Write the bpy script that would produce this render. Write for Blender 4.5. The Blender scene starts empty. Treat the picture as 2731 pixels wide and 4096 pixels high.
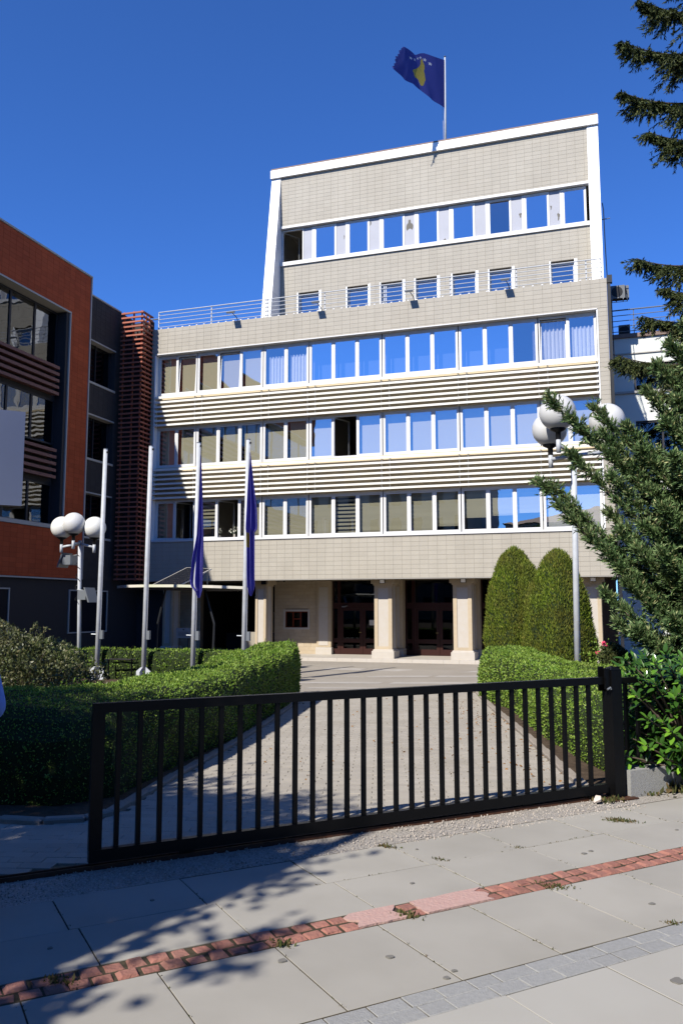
import bpy, bmesh, math, random
import numpy as np
from mathutils import Matrix, Vector

# ------------------------------------------------------------------ camera, sky, sun, exposure
sc = bpy.context.scene
PITCH, ROLL, YAW, CAMZ = 0.11366, -0.00069, 0.31084, 1.6
fw = Vector((-math.sin(YAW)*math.cos(PITCH), math.cos(YAW)*math.cos(PITCH), math.sin(PITCH)))
r0 = Vector((math.cos(YAW), math.sin(YAW), 0)); u0 = r0.cross(fw)
rt = math.cos(ROLL)*r0 + math.sin(ROLL)*u0; up = -math.sin(ROLL)*r0 + math.cos(ROLL)*u0
cam = bpy.data.cameras.new('camera'); camo = bpy.data.objects.new('camera', cam); sc.collection.objects.link(camo)
camo.matrix_world = Matrix(((rt.x, up.x, -fw.x, 0), (rt.y, up.y, -fw.y, 0), (rt.z, up.z, -fw.z, CAMZ), (0, 0, 0, 1)))
cam.sensor_fit = 'VERTICAL'; cam.sensor_height = 36.0; cam.lens = 36.0*3306.0/4096.0
cam.clip_start = 0.05; cam.clip_end = 2000
sc.camera = camo
SUN = Vector((0.3, 1.0, -0.9)).normalized()          # direction the light travels
w = bpy.data.worlds.new('World'); sc.world = w; w.use_nodes = True
wn = w.node_tree; sky = wn.nodes.new('ShaderNodeTexSky'); sky.sky_type = 'NISHITA'; sky.sun_disc = False
sky.sun_elevation = math.asin(-SUN.z); sky.sun_rotation = math.atan2(-SUN.x, -SUN.y)
sky.altitude = 2000; sky.air_density = 1.0; sky.dust_density = 0.0; sky.ozone_density = 10.0
skt = wn.nodes.new('ShaderNodeVectorMath'); skt.operation = 'MULTIPLY'; skt.inputs[1].default_value = (0.77, 1.125, 1.56)   # the deep clear blue of the day, everywhere alike
wn.links.new(sky.outputs[0], skt.inputs[0]); wn.links.new(skt.outputs[0], wn.nodes['Background'].inputs[0]); wn.nodes['Background'].inputs[1].default_value = 0.080
sl = bpy.data.lights.new('sun', 'SUN'); sl.energy = 5.0; sl.angle = math.radians(0.53); sl.color = (1.0, 0.945, 0.85)
so = bpy.data.objects.new('sun', sl); sc.collection.objects.link(so); so.rotation_euler = SUN.to_track_quat('-Z', 'Y').to_euler(); so.location = (-10, -30, 40)
vs = sc.view_settings; vs.view_transform = 'Standard'; vs.look = 'None'; vs.exposure = 0.77; vs.gamma = 1.0; vs.use_curve_mapping = False
sc.cycles.max_bounces = 7; sc.cycles.transparent_max_bounces = 14; sc.cycles.diffuse_bounces = 3; sc.cycles.glossy_bounces = 4
sc.cycles.use_denoising = True; sc.cycles.caustics_reflective = False; sc.cycles.caustics_refractive = False
sc.cycles.sample_clamp_indirect = 6.0

# ------------------------------------------------------------------ helpers
rng = np.random.default_rng(7); random.seed(7)
C = sc.collection
WL = {}
def s2l(r, g, b):
    f = lambda c: (c/255/12.92) if c/255 <= 0.04045 else ((c/255+0.055)/1.055)**2.4
    return (f(r), f(g), f(b))
MATS = {}
ALB = 0.60     # the exposure is set for the shade-free street, so surfaces keep modest real albedos
KEEP = {'metal_white': 0.9, 'frame_white': 0.8, 'globe': 0.8, 'lichen_globe': 0.68, 'pole_white': 0.58, 'slat_white': 0.78, 'curtain': 0.8, 'blind_tan': 0.7, 'blind_white': 0.75, 'panel_grey': 0.48, 'limestone': 0.63, 'shirt_blue': 1.0, 'flag_violet': 0.95, 'flag_blue': 0.75, 'flag_yellow': 0.7, 'slat_back': 0.8, 'room': 0.9, 'lamp_glass': 0.9, 'plaster_white': 0.75, 'rose': 1.0, 'slat_red': 0.85, 'canopy_skin': 0.8, 'hedge_leaf': 0.8, 'thuja_leaf': 0.8, 'juniper_leaf': 0.76, 'laurel_leaf': 1.0, 'laurel_back': 1.0, 'bush_leaf': 0.7, 'spruce_leaf': 0.75, 'paver': 0.70, 'slab_concrete': 0.71, 'slab_light': 0.66, 'granite': 0.74, 'tile_beige': 0.625, 'grout': 0.6, 'gravel_bed': 0.86, 'gravel_stone': 0.85, 'tile_terracotta': 0.9, 'wall_terracotta': 0.8, 'iron_black': 0.45, 'asphalt': 0.62}
def mat(name, col, rough=0.6, var=0.0, nscale=0.0, namt=0.0, bump=0.0, bscale=60.0, metal=0.0, spec=0.2, col2=None, trans=0.0, streak=0.0, detail=4.0, stops=None):
    """Principled; var = per-piece brightness spread, nscale/namt = noise mottling towards col2, bump = fine relief"""
    k_ = KEEP.get(name, ALB); sc_ = lambda c: tuple(v*k_ for v in c)
    col = sc_(col); col2 = sc_(col2) if col2 else None; stops = [(p, sc_(c)) for p, c in stops] if stops else None
    m = bpy.data.materials.new(name); m.use_nodes = True; nt = m.node_tree; N = nt.nodes; L = nt.links
    b = N['Principled BSDF']; b.inputs['Roughness'].default_value = rough; b.inputs['Metallic'].default_value = metal
    b.inputs['Specular IOR Level'].default_value = spec
    rgb = N.new('ShaderNodeRGB'); rgb.outputs[0].default_value = (*col, 1); out = rgb.outputs[0]
    tc = N.new('ShaderNodeTexCoord')
    geo = N.new('ShaderNodeNewGeometry'); oi = N.new('ShaderNodeObjectInfo')
    rnd = None
    if var or stops:
        ad = N.new('ShaderNodeMath'); ad.operation = 'ADD'; L.new(geo.outputs['Random Per Island'], ad.inputs[0]); L.new(oi.outputs['Random'], ad.inputs[1])
        fr = N.new('ShaderNodeMath'); fr.operation = 'FRACT'; L.new(ad.outputs[0], fr.inputs[0]); rnd = fr.outputs[0]
    if stops:
        cr = N.new('ShaderNodeValToRGB'); el = cr.color_ramp.elements
        while len(el) < len(stops): el.new(0.5)
        for e, (p, c) in zip(el, stops): e.position = p; e.color = (*c, 1)
        L.new(rnd, cr.inputs[0]); out = cr.outputs[0]
    if namt:
        tx = N.new('ShaderNodeTexNoise'); tx.inputs['Scale'].default_value = nscale; tx.inputs['Detail'].default_value = detail
        L.new(geo.outputs['Position'], tx.inputs['Vector'])
        mr = N.new('ShaderNodeMapRange'); mr.inputs['From Min'].default_value = 0.35; mr.inputs['From Max'].default_value = 0.7; mr.inputs['To Max'].default_value = namt
        L.new(tx.outputs['Fac'], mr.inputs['Value'])
        mx = N.new('ShaderNodeMix'); mx.data_type = 'RGBA'; L.new(mr.outputs[0], mx.inputs['Factor']); L.new(out, mx.inputs['A'])
        mx.inputs['B'].default_value = (*(col2 or tuple(c*0.5 for c in col)), 1); out = mx.outputs['Result']
    if streak:   # rain streaks and grime, drawn out downwards
        mp = N.new('ShaderNodeMapping'); mp.inputs['Scale'].default_value = (2.2, 2.2, 0.16); L.new(geo.outputs['Position'], mp.inputs['Vector'])
        tx = N.new('ShaderNodeTexNoise'); tx.inputs['Scale'].default_value = 1.0; tx.inputs['Detail'].default_value = 6; L.new(mp.outputs[0], tx.inputs['Vector'])
        mr = N.new('ShaderNodeMapRange'); mr.inputs['From Min'].default_value = 0.45; mr.inputs['From Max'].default_value = 0.75; mr.inputs['To Max'].default_value = streak
        L.new(tx.outputs['Fac'], mr.inputs['Value']); mx = N.new('ShaderNodeMix'); mx.data_type = 'RGBA'; L.new(mr.outputs[0], mx.inputs['Factor']); L.new(out, mx.inputs['A'])
        mx.inputs['B'].default_value = (*tuple(c*0.55 for c in col), 1); out = mx.outputs['Result']
    if var:
        hv = N.new('ShaderNodeHueSaturation'); mr = N.new('ShaderNodeMapRange'); L.new(rnd, mr.inputs['Value'])
        mr.inputs['To Min'].default_value = 1-var; mr.inputs['To Max'].default_value = 1+var
        L.new(mr.outputs[0], hv.inputs['Value']); L.new(out, hv.inputs['Color']); out = hv.outputs['Color']
    L.new(out, b.inputs['Base Color'])
    if bump:
        tx = N.new('ShaderNodeTexNoise'); tx.inputs['Scale'].default_value = bscale; tx.inputs['Detail'].default_value = 5
        L.new(geo.outputs['Position'], tx.inputs['Vector'])
        bp = N.new('ShaderNodeBump'); bp.inputs['Strength'].default_value = bump; bp.inputs['Distance'].default_value = 0.02
        L.new(tx.outputs['Fac'], bp.inputs['Height']); L.new(bp.outputs[0], b.inputs['Normal'])
    if trans:   # thin leaf: some light comes through
        tr = N.new('ShaderNodeBsdfTranslucent'); L.new(out, tr.inputs['Color']); ms = N.new('ShaderNodeMixShader'); ms.inputs[0].default_value = trans
        L.new(b.outputs[0], ms.inputs[1]); L.new(tr.outputs[0], ms.inputs[2]); L.new(ms.outputs[0], N['Material Output'].inputs['Surface'])
    MATS[name] = m
    return m
def glass(name, tint, refl, rough=0.0, wob=0.0):
    m = bpy.data.materials.new(name); m.use_nodes = True; nt = m.node_tree; N = nt.nodes; L = nt.links
    N.remove(N['Principled BSDF'])
    t = N.new('ShaderNodeBsdfTransparent'); t.inputs[0].default_value = (*tint, 1)
    g = N.new('ShaderNodeBsdfGlossy'); g.inputs['Roughness'].default_value = rough; g.inputs['Color'].default_value = (0.95, 0.97, 1, 1)
    f = N.new('ShaderNodeLayerWeight'); f.inputs['Blend'].default_value = 0.5     # facing ratio: the same from both sides
    p = N.new('ShaderNodeMath'); p.operation = 'POWER'; p.inputs[1].default_value = 4.0; L.new(f.outputs['Facing'], p.inputs[0])
    a = N.new('ShaderNodeMath'); a.operation = 'MULTIPLY_ADD'; a.use_clamp = True; a.inputs[1].default_value = 0.7; a.inputs[2].default_value = refl; L.new(p.outputs[0], a.inputs[0])
    ms = N.new('ShaderNodeMixShader'); L.new(a.outputs[0], ms.inputs[0]); L.new(t.outputs[0], ms.inputs[1]); L.new(g.outputs[0], ms.inputs[2])
    L.new(ms.outputs[0], N['Material Output'].inputs['Surface'])
    if wob:
        geo = N.new('ShaderNodeNewGeometry'); tx = N.new('ShaderNodeTexNoise'); tx.inputs['Scale'].default_value = 1.6; tx.inputs['Detail'].default_value = 1
        L.new(geo.outputs['Position'], tx.inputs['Vector'])
        bp = N.new('ShaderNodeBump'); bp.inputs['Strength'].default_value = wob; bp.inputs['Distance'].default_value = 0.02
        L.new(tx.outputs['Fac'], bp.inputs['Height']); L.new(bp.outputs[0], g.inputs['Normal'])
    MATS[name] = m
    return m

class MB:
    def __init__(s): s.v = []; s.f = []; s.mi = []
    def quad(s, a, b, c, d, m=0):
        i = len(s.v); s.v += [tuple(a), tuple(b), tuple(c), tuple(d)]; s.f.append((i, i+1, i+2, i+3)); s.mi.append(m)
    def box(s, x0, x1, y0, y1, z0, z1, m=0):
        i = len(s.v)
        s.v += [(x0,y0,z0),(x1,y0,z0),(x1,y1,z0),(x0,y1,z0),(x0,y0,z1),(x1,y0,z1),(x1,y1,z1),(x0,y1,z1)]
        for q in ((0,3,2,1),(4,5,6,7),(0,1,5,4),(1,2,6,5),(2,3,7,6),(3,0,4,7)): s.f.append(tuple(i+k for k in q)); s.mi.append(m)
        return s
    def obox(s, o, a, b, c, m=0):
        """box from corner o with edge vectors a, b, c (right-handed)"""
        o, a, b, c = map(Vector, (o, a, b, c)); i = len(s.v)
        s.v += [tuple(o), tuple(o+a), tuple(o+a+b), tuple(o+b), tuple(o+c), tuple(o+a+c), tuple(o+a+b+c), tuple(o+b+c)]
        for q in ((0,3,2,1),(4,5,6,7),(0,1,5,4),(1,2,6,5),(2,3,7,6),(3,0,4,7)): s.f.append(tuple(i+k for k in q)); s.mi.append(m)
        return s
    def cbox(s, x0, x1, y0, y1, z0, z1, c, m=0):
        """box with its top edges chamfered by c"""
        i = len(s.v)
        s.v += [(x0,y0,z0),(x1,y0,z0),(x1,y1,z0),(x0,y1,z0),(x0,y0,z1-c),(x1,y0,z1-c),(x1,y1,z1-c),(x0,y1,z1-c),
                (x0+c,y0+c,z1),(x1-c,y0+c,z1),(x1-c,y1-c,z1),(x0+c,y1-c,z1)]
        for q in ((0,1,5,4),(1,2,6,5),(2,3,7,6),(3,0,4,7),(4,5,9,8),(5,6,10,9),(6,7,11,10),(7,4,8,11),(8,9,10,11)): s.f.append(tuple(i+k for k in q)); s.mi.append(m)
        return s
    def tube(s, pts, rad, n=8, m=0, cap=True):
        pts = [Vector(p) for p in pts]
        rad = rad if isinstance(rad, (list, tuple)) else [rad]*len(pts)
        base = len(s.v); ref = None
        for k, p in enumerate(pts):
            d = (pts[min(k+1, len(pts)-1)] - pts[max(k-1, 0)]).normalized()
            if ref is None:
                ref = Vector((0,0,1)) if abs(d.z) < 0.9 else Vector((1,0,0))
            a = d.cross(ref).normalized(); b = a.cross(d); ref = b
            for j in range(n):
                t = 2*math.pi*j/n; s.v.append(tuple(p + (a*math.cos(t) + b*math.sin(t))*rad[k]))
        for k in range(len(pts)-1):
            for j in range(n):
                s.f.append((base+k*n+j, base+(k+1)*n+j, base+(k+1)*n+(j+1)%n, base+k*n+(j+1)%n)); s.mi.append(m)
        if cap:
            s.f.append(tuple(base+j for j in range(n))); s.mi.append(m)
            s.f.append(tuple(base+(len(pts)-1)*n+j for j in reversed(range(n)))); s.mi.append(m)
        return s
    def lathe(s, prof, cx=0, cy=0, cz=0, n=24, m=0):
        base = len(s.v)
        for (r, z) in prof:
            for j in range(n):
                t = 2*math.pi*j/n; s.v.append((cx+r*math.cos(t), cy+r*math.sin(t), cz+z))
        for k in range(len(prof)-1):
            for j in range(n):
                s.f.append((base+k*n+j, base+k*n+(j+1)%n, base+(k+1)*n+(j+1)%n, base+(k+1)*n+j)); s.mi.append(m)
        return s
    def prism(s, poly, z0, z1, m=0):
        i = len(s.v); n = len(poly)
        s.v += [(x, y, z0) for x, y in poly] + [(x, y, z1) for x, y in poly]
        s.f.append(tuple(i+n+k for k in range(n))); s.mi.append(m)
        s.f.append(tuple(i+k for k in reversed(range(n)))); s.mi.append(m)
        for k in range(n): s.f.append((i+k, i+(k+1)%n, i+n+(k+1)%n, i+n+k)); s.mi.append(m)
        return s
    def mesh(s, name, smooth=False):
        me = bpy.data.meshes.new(name); me.from_pydata(s.v, [], s.f)
        if any(s.mi): me.polygons.foreach_set('material_index', s.mi)
        if smooth: me.polygons.foreach_set('use_smooth', [True]*len(me.polygons))
        me.update(); return me
def link(name, me, mats, parent=None, loc=None):
    if len(me.materials) == 0:
        for mm in (mats if isinstance(mats, (list, tuple)) else [mats]): me.materials.append(MATS[mm] if isinstance(mm, str) else mm)
    o = bpy.data.objects.new(name, me); C.objects.link(o)
    if parent is not None:
        o.parent = parent; o.matrix_parent_inverse = Matrix.Translation(-Vector(WL.get(parent.name, (0,0,0))))
    if loc is not None: o.location = loc
    WL[o.name] = tuple(loc) if loc is not None else (0,0,0)
    return o
def build(name, mb, mats, parent=None, smooth=False, loc=None):
    return link(name, mb.mesh(name, smooth), mats, parent, loc)
def tag(o, label, cat, group=None):
    o['label'] = label; o['category'] = cat
    if group: o['group'] = group
    return o
def thing(name, label, cat, loc=(0,0,0), group=None):
    o = bpy.data.objects.new(name, None); C.objects.link(o); o.location = loc; WL[o.name] = tuple(loc); o.empty_display_size = 0.1
    return tag(o, label, cat, group)
def struct(name, mb, mats, smooth=False):
    o = build(name, mb, mats, None, smooth); o['kind'] = 'structure'; return o
def piece(name, me, parent, loc, rotz=0.0):
    """one of many alike pieces: shares mesh data"""
    o = bpy.data.objects.new(name, me); C.objects.link(o); o.parent = parent
    o.matrix_parent_inverse = Matrix.Translation(-Vector(WL.get(parent.name, (0,0,0))))
    o.location = loc; o.rotation_euler = (0, 0, rotz)
    return o
def arrmesh(name, V, F):
    """mesh from numpy arrays of vertices (n,3) and quads (m,4)"""
    V = np.asarray(V, np.float32); F = np.asarray(F, np.int32); k = F.shape[1]
    me = bpy.data.meshes.new(name); me.vertices.add(len(V)); me.vertices.foreach_set('co', V.ravel())
    me.loops.add(F.size); me.loops.foreach_set('vertex_index', F.ravel())
    me.polygons.add(len(F)); me.polygons.foreach_set('loop_start', np.arange(0, F.size, k, dtype=np.int32))
    me.polygons.foreach_set('loop_total', np.full(len(F), k, np.int32)); me.polygons.foreach_set('use_smooth', np.zeros(len(F), bool)); me.update(calc_edges=True); return me
def norm(a): return a/np.maximum(np.linalg.norm(a, axis=-1, keepdims=True), 1e-9)
def leafquads(P, Dr, L, W, fold=0.0, face=None, wild=0.7):
    """rhombic leaves: base P, direction Dr, length L, half width W"""
    n = len(P); sd = norm(np.cross(Dr, rng.normal(size=(n, 3)) if face is None else face + rng.normal(size=(n, 3))*wild)); nm = np.cross(Dr, sd)
    L = np.broadcast_to(L, (n,))[:, None]; W = np.broadcast_to(W, (n,))[:, None]
    mid = P + Dr*L*0.45
    V = np.stack([P, mid + sd*W + nm*W*fold, P + Dr*L, mid - sd*W + nm*W*fold], 1).reshape(-1, 3)
    return V, np.arange(4*n).reshape(n, 4)
def sample_surface(me, n):
    me.calc_loop_triangles(); nt = len(me.loop_triangles)
    idx = np.empty(nt*3, np.int32); me.loop_triangles.foreach_get('vertices', idx); idx = idx.reshape(-1, 3)
    co = np.empty(len(me.vertices)*3, np.float32); me.vertices.foreach_get('co', co); co = co.reshape(-1, 3)
    a, b, c = co[idx[:, 0]], co[idx[:, 1]], co[idx[:, 2]]; cr = np.cross(b-a, c-a); ar = np.linalg.norm(cr, axis=1)
    if n is None: return ar.sum()/2
    k = rng.choice(nt, n, p=ar/ar.sum()); u, v = rng.random(n), rng.random(n); f = u+v > 1; u[f] = 1-u[f]; v[f] = 1-v[f]
    return a[k] + (b-a)[k]*u[:, None] + (c-a)[k]*v[:, None], norm(cr[k])
def inpoly(x, y, poly):
    c = False; j = len(poly)-1
    for i in range(len(poly)):
        xi, yi = poly[i]; xj, yj = poly[j]
        if (yi > y) != (yj > y) and x < (xj-xi)*(y-yi)/(yj-yi)+xi: c = not c
        j = i
    return c
def resample(pts, step):
    out = []; pts = [Vector((*p, 0)) if len(p) == 2 else Vector(p) for p in pts]
    for a, b in zip(pts, pts[1:]):
        n = max(1, int(round((b-a).length/step)))
        for k in range(n): out.append(a.lerp(b, k/n))
    out.append(pts[-1]); return out
# plan frames: gate line (s along, q behind it) and the pavement, turned a little against it
G0 = Vector((-3.08, 4.53)); GA = math.radians(44.71)
gu = Vector((math.cos(GA), math.sin(GA))); gn = Vector((-gu.y, gu.x))
SA = math.radians(46.43); su = Vector((math.cos(SA), math.sin(SA))); sn = Vector((-su.y, su.x))
def GP(s, q): p = G0 + gu*s + gn*q; return (p.x, p.y)
def SP(s, q): p = G0 + su*s + sn*q; return (p.x, p.y)
def qof(x, y): return (x-G0.x)*gn.x + (y-G0.y)*gn.y
DROP = 0.62
def gz(x, y): return -DROP*min(max((qof(x, y)-0.5)/18.0, 0.0), 1.0)
D = 32.265; T = D+3.077       # planes of the lower front and of the tower front

# ------------------------------------------------------------------ materials
mat('tile_beige', s2l(190,184,171), 0.6, var=0.032, nscale=0.5, namt=0.35, col2=s2l(176,168,153), spec=0.15, streak=0.16)
mat('grout', s2l(156,149,137), 0.9)
mat('wall_beige', s2l(176,169,155), 0.8, nscale=2, namt=0.3, col2=s2l(160,152,138))
mat('slat_back', s2l(200,186,158), 0.8)
mat('slat_white', s2l(232,229,220), 0.45, nscale=1.5, namt=0.12, col2=s2l(205,200,188))
mat('metal_white', s2l(232,233,234), 0.4, nscale=0.9, namt=0.12, col2=s2l(214,214,210), streak=0.12)
mat('coping_cap', s2l(150,128,116), 0.6, nscale=4, namt=0.3)
mat('frame_white', s2l(212,212,212), 0.4, nscale=3, namt=0.2, col2=s2l(190,188,184), spec=0.35)
mat('panel_grey', s2l(205,208,220), 0.5, nscale=1.2, namt=0.25, col2=s2l(185,186,196))
mat('peeled', s2l(128,124,116), 0.9)
mat('blind_tan', s2l(214,206,176), 0.9, var=0.05)
mat('blind_white', s2l(226,226,226), 0.9, var=0.04)
mat('pane_lightener', s2l(140,150,172), 0.9, var=0.12)
mat('gum', s2l(132,129,123), 0.8)
mat('curtain', s2l(235,235,238), 0.9)
mat('room', s2l(150,146,138), 0.9)
mat('room_floor', s2l(70,60,50), 0.8)
glass('pane_clear', (0.94, 0.96, 0.95), 0.39, wob=0.06)
glass('pane_mirror', (0.9, 0.93, 0.93), 0.60, wob=0.06)
glass('pane_dark', (0.30, 0.33, 0.36), 0.10, wob=0.25)
glass('pane_door', (0.30, 0.32, 0.32), 0.03)
mat('travertine', s2l(204,188,162), 0.55, var=0.07, nscale=9, namt=0.45, col2=s2l(196,174,142), bump=0.15, bscale=40)
mat('travertine_joint', s2l(150,134,110), 0.9)
mat('limestone', s2l(206,199,189), 0.5, nscale=5, namt=0.35, col2=s2l(198,186,168), bump=0.06, bscale=30)
mat('door_wood', s2l(60,30,24), 0.45, nscale=12, namt=0.4, col2=s2l(46,18,14))
mat('window_wood', s2l(128,58,34), 0.4, nscale=14, namt=0.4, col2=s2l(96,40,24))
mat('brass', s2l(190,170,110), 0.3, metal=0.8)
mat('paper', s2l(235,235,230), 0.8, nscale=60, namt=0.25, col2=s2l(150,150,160))
mat('dark_steel', s2l(52,54,58), 0.45, metal=0.3)
mat('aircon_case', s2l(120,124,128), 0.6)  # case grey darkened for the shade the units stand in
mat('galvanised', s2l(150,156,162), 0.4, metal=0.5)
mat('black_plastic', s2l(26,26,28), 0.4)
mat('lamp_glass', s2l(235,235,235), 0.3)
mat('soffit', s2l(150,142,126), 0.85)
mat('tile_terracotta', s2l(168,80,48), 0.75, var=0.10, nscale=1.2, namt=0.4, col2=s2l(142,62,38), spec=0.12, streak=0.25)
mat('tile_charcoal', s2l(72,69,69), 0.7, var=0.07, spec=0.12)
mat('wall_charcoal', s2l(62,60,62), 0.7)
mat('wall_terracotta', s2l(90,44,28), 0.8)
mat('slat_maroon', s2l(142,98,92), 0.5, nscale=2, namt=0.2)
mat('slat_red', s2l(158,94,76), 0.6, var=0.08)
mat('frame_dark', s2l(58,58,62), 0.45)
mat('trim_pale', s2l(200,196,188), 0.5)
mat('plaster_white', s2l(222,226,220), 0.8, nscale=1.2, namt=0.3, col2=s2l(198,202,194))
mat('pole_white', s2l(214,219,226), 0.45, nscale=7, namt=0.35, col2=s2l(176,176,172))
mat('globe', s2l(206,206,204), 0.25, nscale=3, namt=0.25, col2=s2l(190,188,180), spec=0.45)
mat('lichen_globe', s2l(238,238,232), 0.3, nscale=11, namt=0.0, spec=0.5)
mat('iron_black', s2l(15,15,16), 0.38, nscale=18, namt=0.25, col2=s2l(26,26,27), spec=0.16, bump=0.05, bscale=80)
mat('rust', s2l(96,62,44), 0.8, nscale=20, namt=0.7, col2=s2l(44,38,36))
mat('slab_concrete', s2l(168,164,155), 0.85, var=0.045, nscale=1.7, namt=0.5, col2=s2l(148,144,135), bump=0.12, bscale=420)
mat('slab_light', s2l(180,177,169), 0.85, var=0.03, nscale=2.2, namt=0.3, col2=s2l(168,164,155), bump=0.12, bscale=420)
mat('slab_joint', s2l(88,78,62), 0.95, nscale=30, namt=0.8, col2=s2l(52,50,34))
mat('red_sett', s2l(172,118,104), 0.85, var=0.16, nscale=9, namt=0.6, col2=s2l(160,122,110), bump=0.5, bscale=50)
mat('mortar_pink', s2l(206,172,162), 0.9, nscale=25, namt=0.5, col2=s2l(202,160,150), bump=0.4, bscale=60)
mat('granite', s2l(154,154,152), 0.85, var=0.035, nscale=45, namt=0.6, col2=s2l(136,136,135), bump=0.3, bscale=120)
mat('gravel_bed', s2l(176,170,162), 0.95, nscale=90, namt=0.9, col2=s2l(120,114,106), bump=0.9, bscale=90)
mat('gravel_stone', s2l(158,150,142), 0.9, var=0.3)
mat('paver', s2l(176,169,157), 0.9, var=0.07, nscale=0.9, namt=0.5, col2=s2l(156,148,135), bump=0.3, bscale=120)
mat('paver_joint', s2l(136,122,98), 0.95, nscale=25, namt=0.6, col2=s2l(100,92,66))
mat('kerb', s2l(170,160,148), 0.9, var=0.06, nscale=6, namt=0.4, col2=s2l(146,136,122), bump=0.3)
mat('asphalt', s2l(172,164,152), 0.9, nscale=0.7, namt=0.6, col2=s2l(156,147,134), bump=0.3, bscale=60)
mat('faded_paint', s2l(196,190,182), 0.85, nscale=3, namt=0.7, col2=s2l(170,162,150))
mat('soil', s2l(96,80,64), 0.95, nscale=9, namt=0.8, col2=s2l(64,52,40), bump=0.9, bscale=30)
mat('lawn_ground', s2l(74,92,44), 0.95, nscale=6, namt=0.7, col2=s2l(54,66,32), bump=0.8, bscale=60)
mat('bark', s2l(92,80,70), 0.95, nscale=14, namt=0.8, col2=s2l(58,48,42), bump=0.9, bscale=35)
mat('twig', s2l(118,104,92), 0.9)
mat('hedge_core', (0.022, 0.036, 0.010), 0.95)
mat('hedge_leaf', (0.1,0.2,0.03), 0.5, trans=0.32, nscale=1.5, namt=0.30, col2=(0.17,0.15,0.05), spec=0.3,
    stops=[(0.0,(0.090,0.185,0.018)),(0.45,(0.155,0.285,0.028)),(0.8,(0.25,0.39,0.045)),(1.0,(0.36,0.47,0.09))])
mat('bush_leaf', (0.1,0.1,0.05), 0.45, trans=0.2, nscale=1.6, namt=0.5, col2=(0.11,0.085,0.045), spec=0.45,
    stops=[(0.0,(0.045,0.07,0.018)),(0.5,(0.085,0.12,0.03)),(0.85,(0.15,0.16,0.06)),(1.0,(0.26,0.24,0.12))])
mat('thuja_leaf', (0.07,0.1,0.02), 0.6, trans=0.25, nscale=1.6, namt=0.55, col2=(0.125,0.085,0.03),
    stops=[(0.0,(0.070,0.115,0.012)),(0.5,(0.135,0.20,0.018)),(0.9,(0.23,0.30,0.028)),(1.0,(0.32,0.30,0.06))])
mat('juniper_leaf', (0.06,0.1,0.05), 0.55, trans=0.15, nscale=2.6, namt=0.18, col2=(0.30,0.28,0.12),
    stops=[(0.0,(0.040,0.090,0.032)),(0.45,(0.092,0.172,0.060)),(0.78,(0.17,0.28,0.10)),(0.92,(0.32,0.39,0.18)),(1.0,(0.55,0.51,0.24))])
mat('spruce_leaf', (0.03,0.05,0.015), 0.6, trans=0.08,
    stops=[(0.0,(0.026,0.040,0.013)),(0.6,(0.060,0.080,0.022)),(1.0,(0.12,0.13,0.042))])
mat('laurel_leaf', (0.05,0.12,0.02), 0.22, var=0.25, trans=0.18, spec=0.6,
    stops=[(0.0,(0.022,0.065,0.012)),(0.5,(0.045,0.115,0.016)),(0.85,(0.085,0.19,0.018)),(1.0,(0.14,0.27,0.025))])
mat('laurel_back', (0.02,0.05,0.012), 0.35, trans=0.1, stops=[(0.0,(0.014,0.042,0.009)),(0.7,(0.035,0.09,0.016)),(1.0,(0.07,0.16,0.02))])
mat('tree_leaf', (0.06,0.12,0.02), 0.5, trans=0.3, stops=[(0.0,(0.04,0.09,0.015)),(1.0,(0.10,0.17,0.03))])
mat('weed', (0.1,0.13,0.04), 0.8, stops=[(0.0,(0.05,0.085,0.018)),(0.5,(0.10,0.10,0.035)),(1.0,(0.17,0.11,0.05))])
mat('dry_leaf', s2l(150,112,70), 0.9, var=0.3)
mat('rose', s2l(224,84,120), 0.7, var=0.2)
mat('flag_blue', s2l(60,68,142), 0.75, trans=0.25)
mat('flag_yellow', s2l(176,158,70), 0.75, trans=0.2)
mat('flag_white', s2l(232,232,236), 0.75, trans=0.2)
mat('flag_violet', s2l(86,82,166), 0.75, trans=0.25)
mat('solar_cell', s2l(30,33,42), 0.5, spec=0.08)
mat('solar_line', s2l(190,194,200), 0.4)
mat('canopy_skin', s2l(206,200,188), 0.6, nscale=1.0, namt=0.7, col2=s2l(186,196,160))
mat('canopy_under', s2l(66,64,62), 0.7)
mat('billboard_skin', s2l(112,122,150), 0.35, nscale=0.8, namt=0.6, col2=s2l(96,106,136), spec=0.4)  # blue grey darkened to stand for the shade on the panel
mat('shirt_blue', s2l(104,134,200), 0.85, nscale=20, namt=0.3, col2=s2l(84,112,178))
mat('jeans', s2l(44,52,74), 0.9)
mat('skin', s2l(200,150,124), 0.6)
mat('hair', s2l(38,28,22), 0.6)
mat('shoe', s2l(40,36,34), 0.6)
mat('crumpled_paper', s2l(236,222,212), 0.9)
mat('flower_white', s2l(232,232,214), 0.7)
mat('stem_green', (0.05,0.09,0.02), 0.7)

# ------------------------------------------------------------------ ground, pavement, path, court
mb = MB(); cuts = [-400, 0.5, 18.5, 400]
for a in range(3):
    q0, q1 = cuts[a], cuts[a+1]
    for s0, s1 in ((-400, -12), (-12, 30), (30, 400)):
        P = [GP(s0, q0), GP(s1, q0), GP(s1, q1), GP(s0, q1)]
        mb.quad(*[(x, y, gz(x, y)-0.03) for x, y in P])
struct('ground', mb, 'soil')

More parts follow.
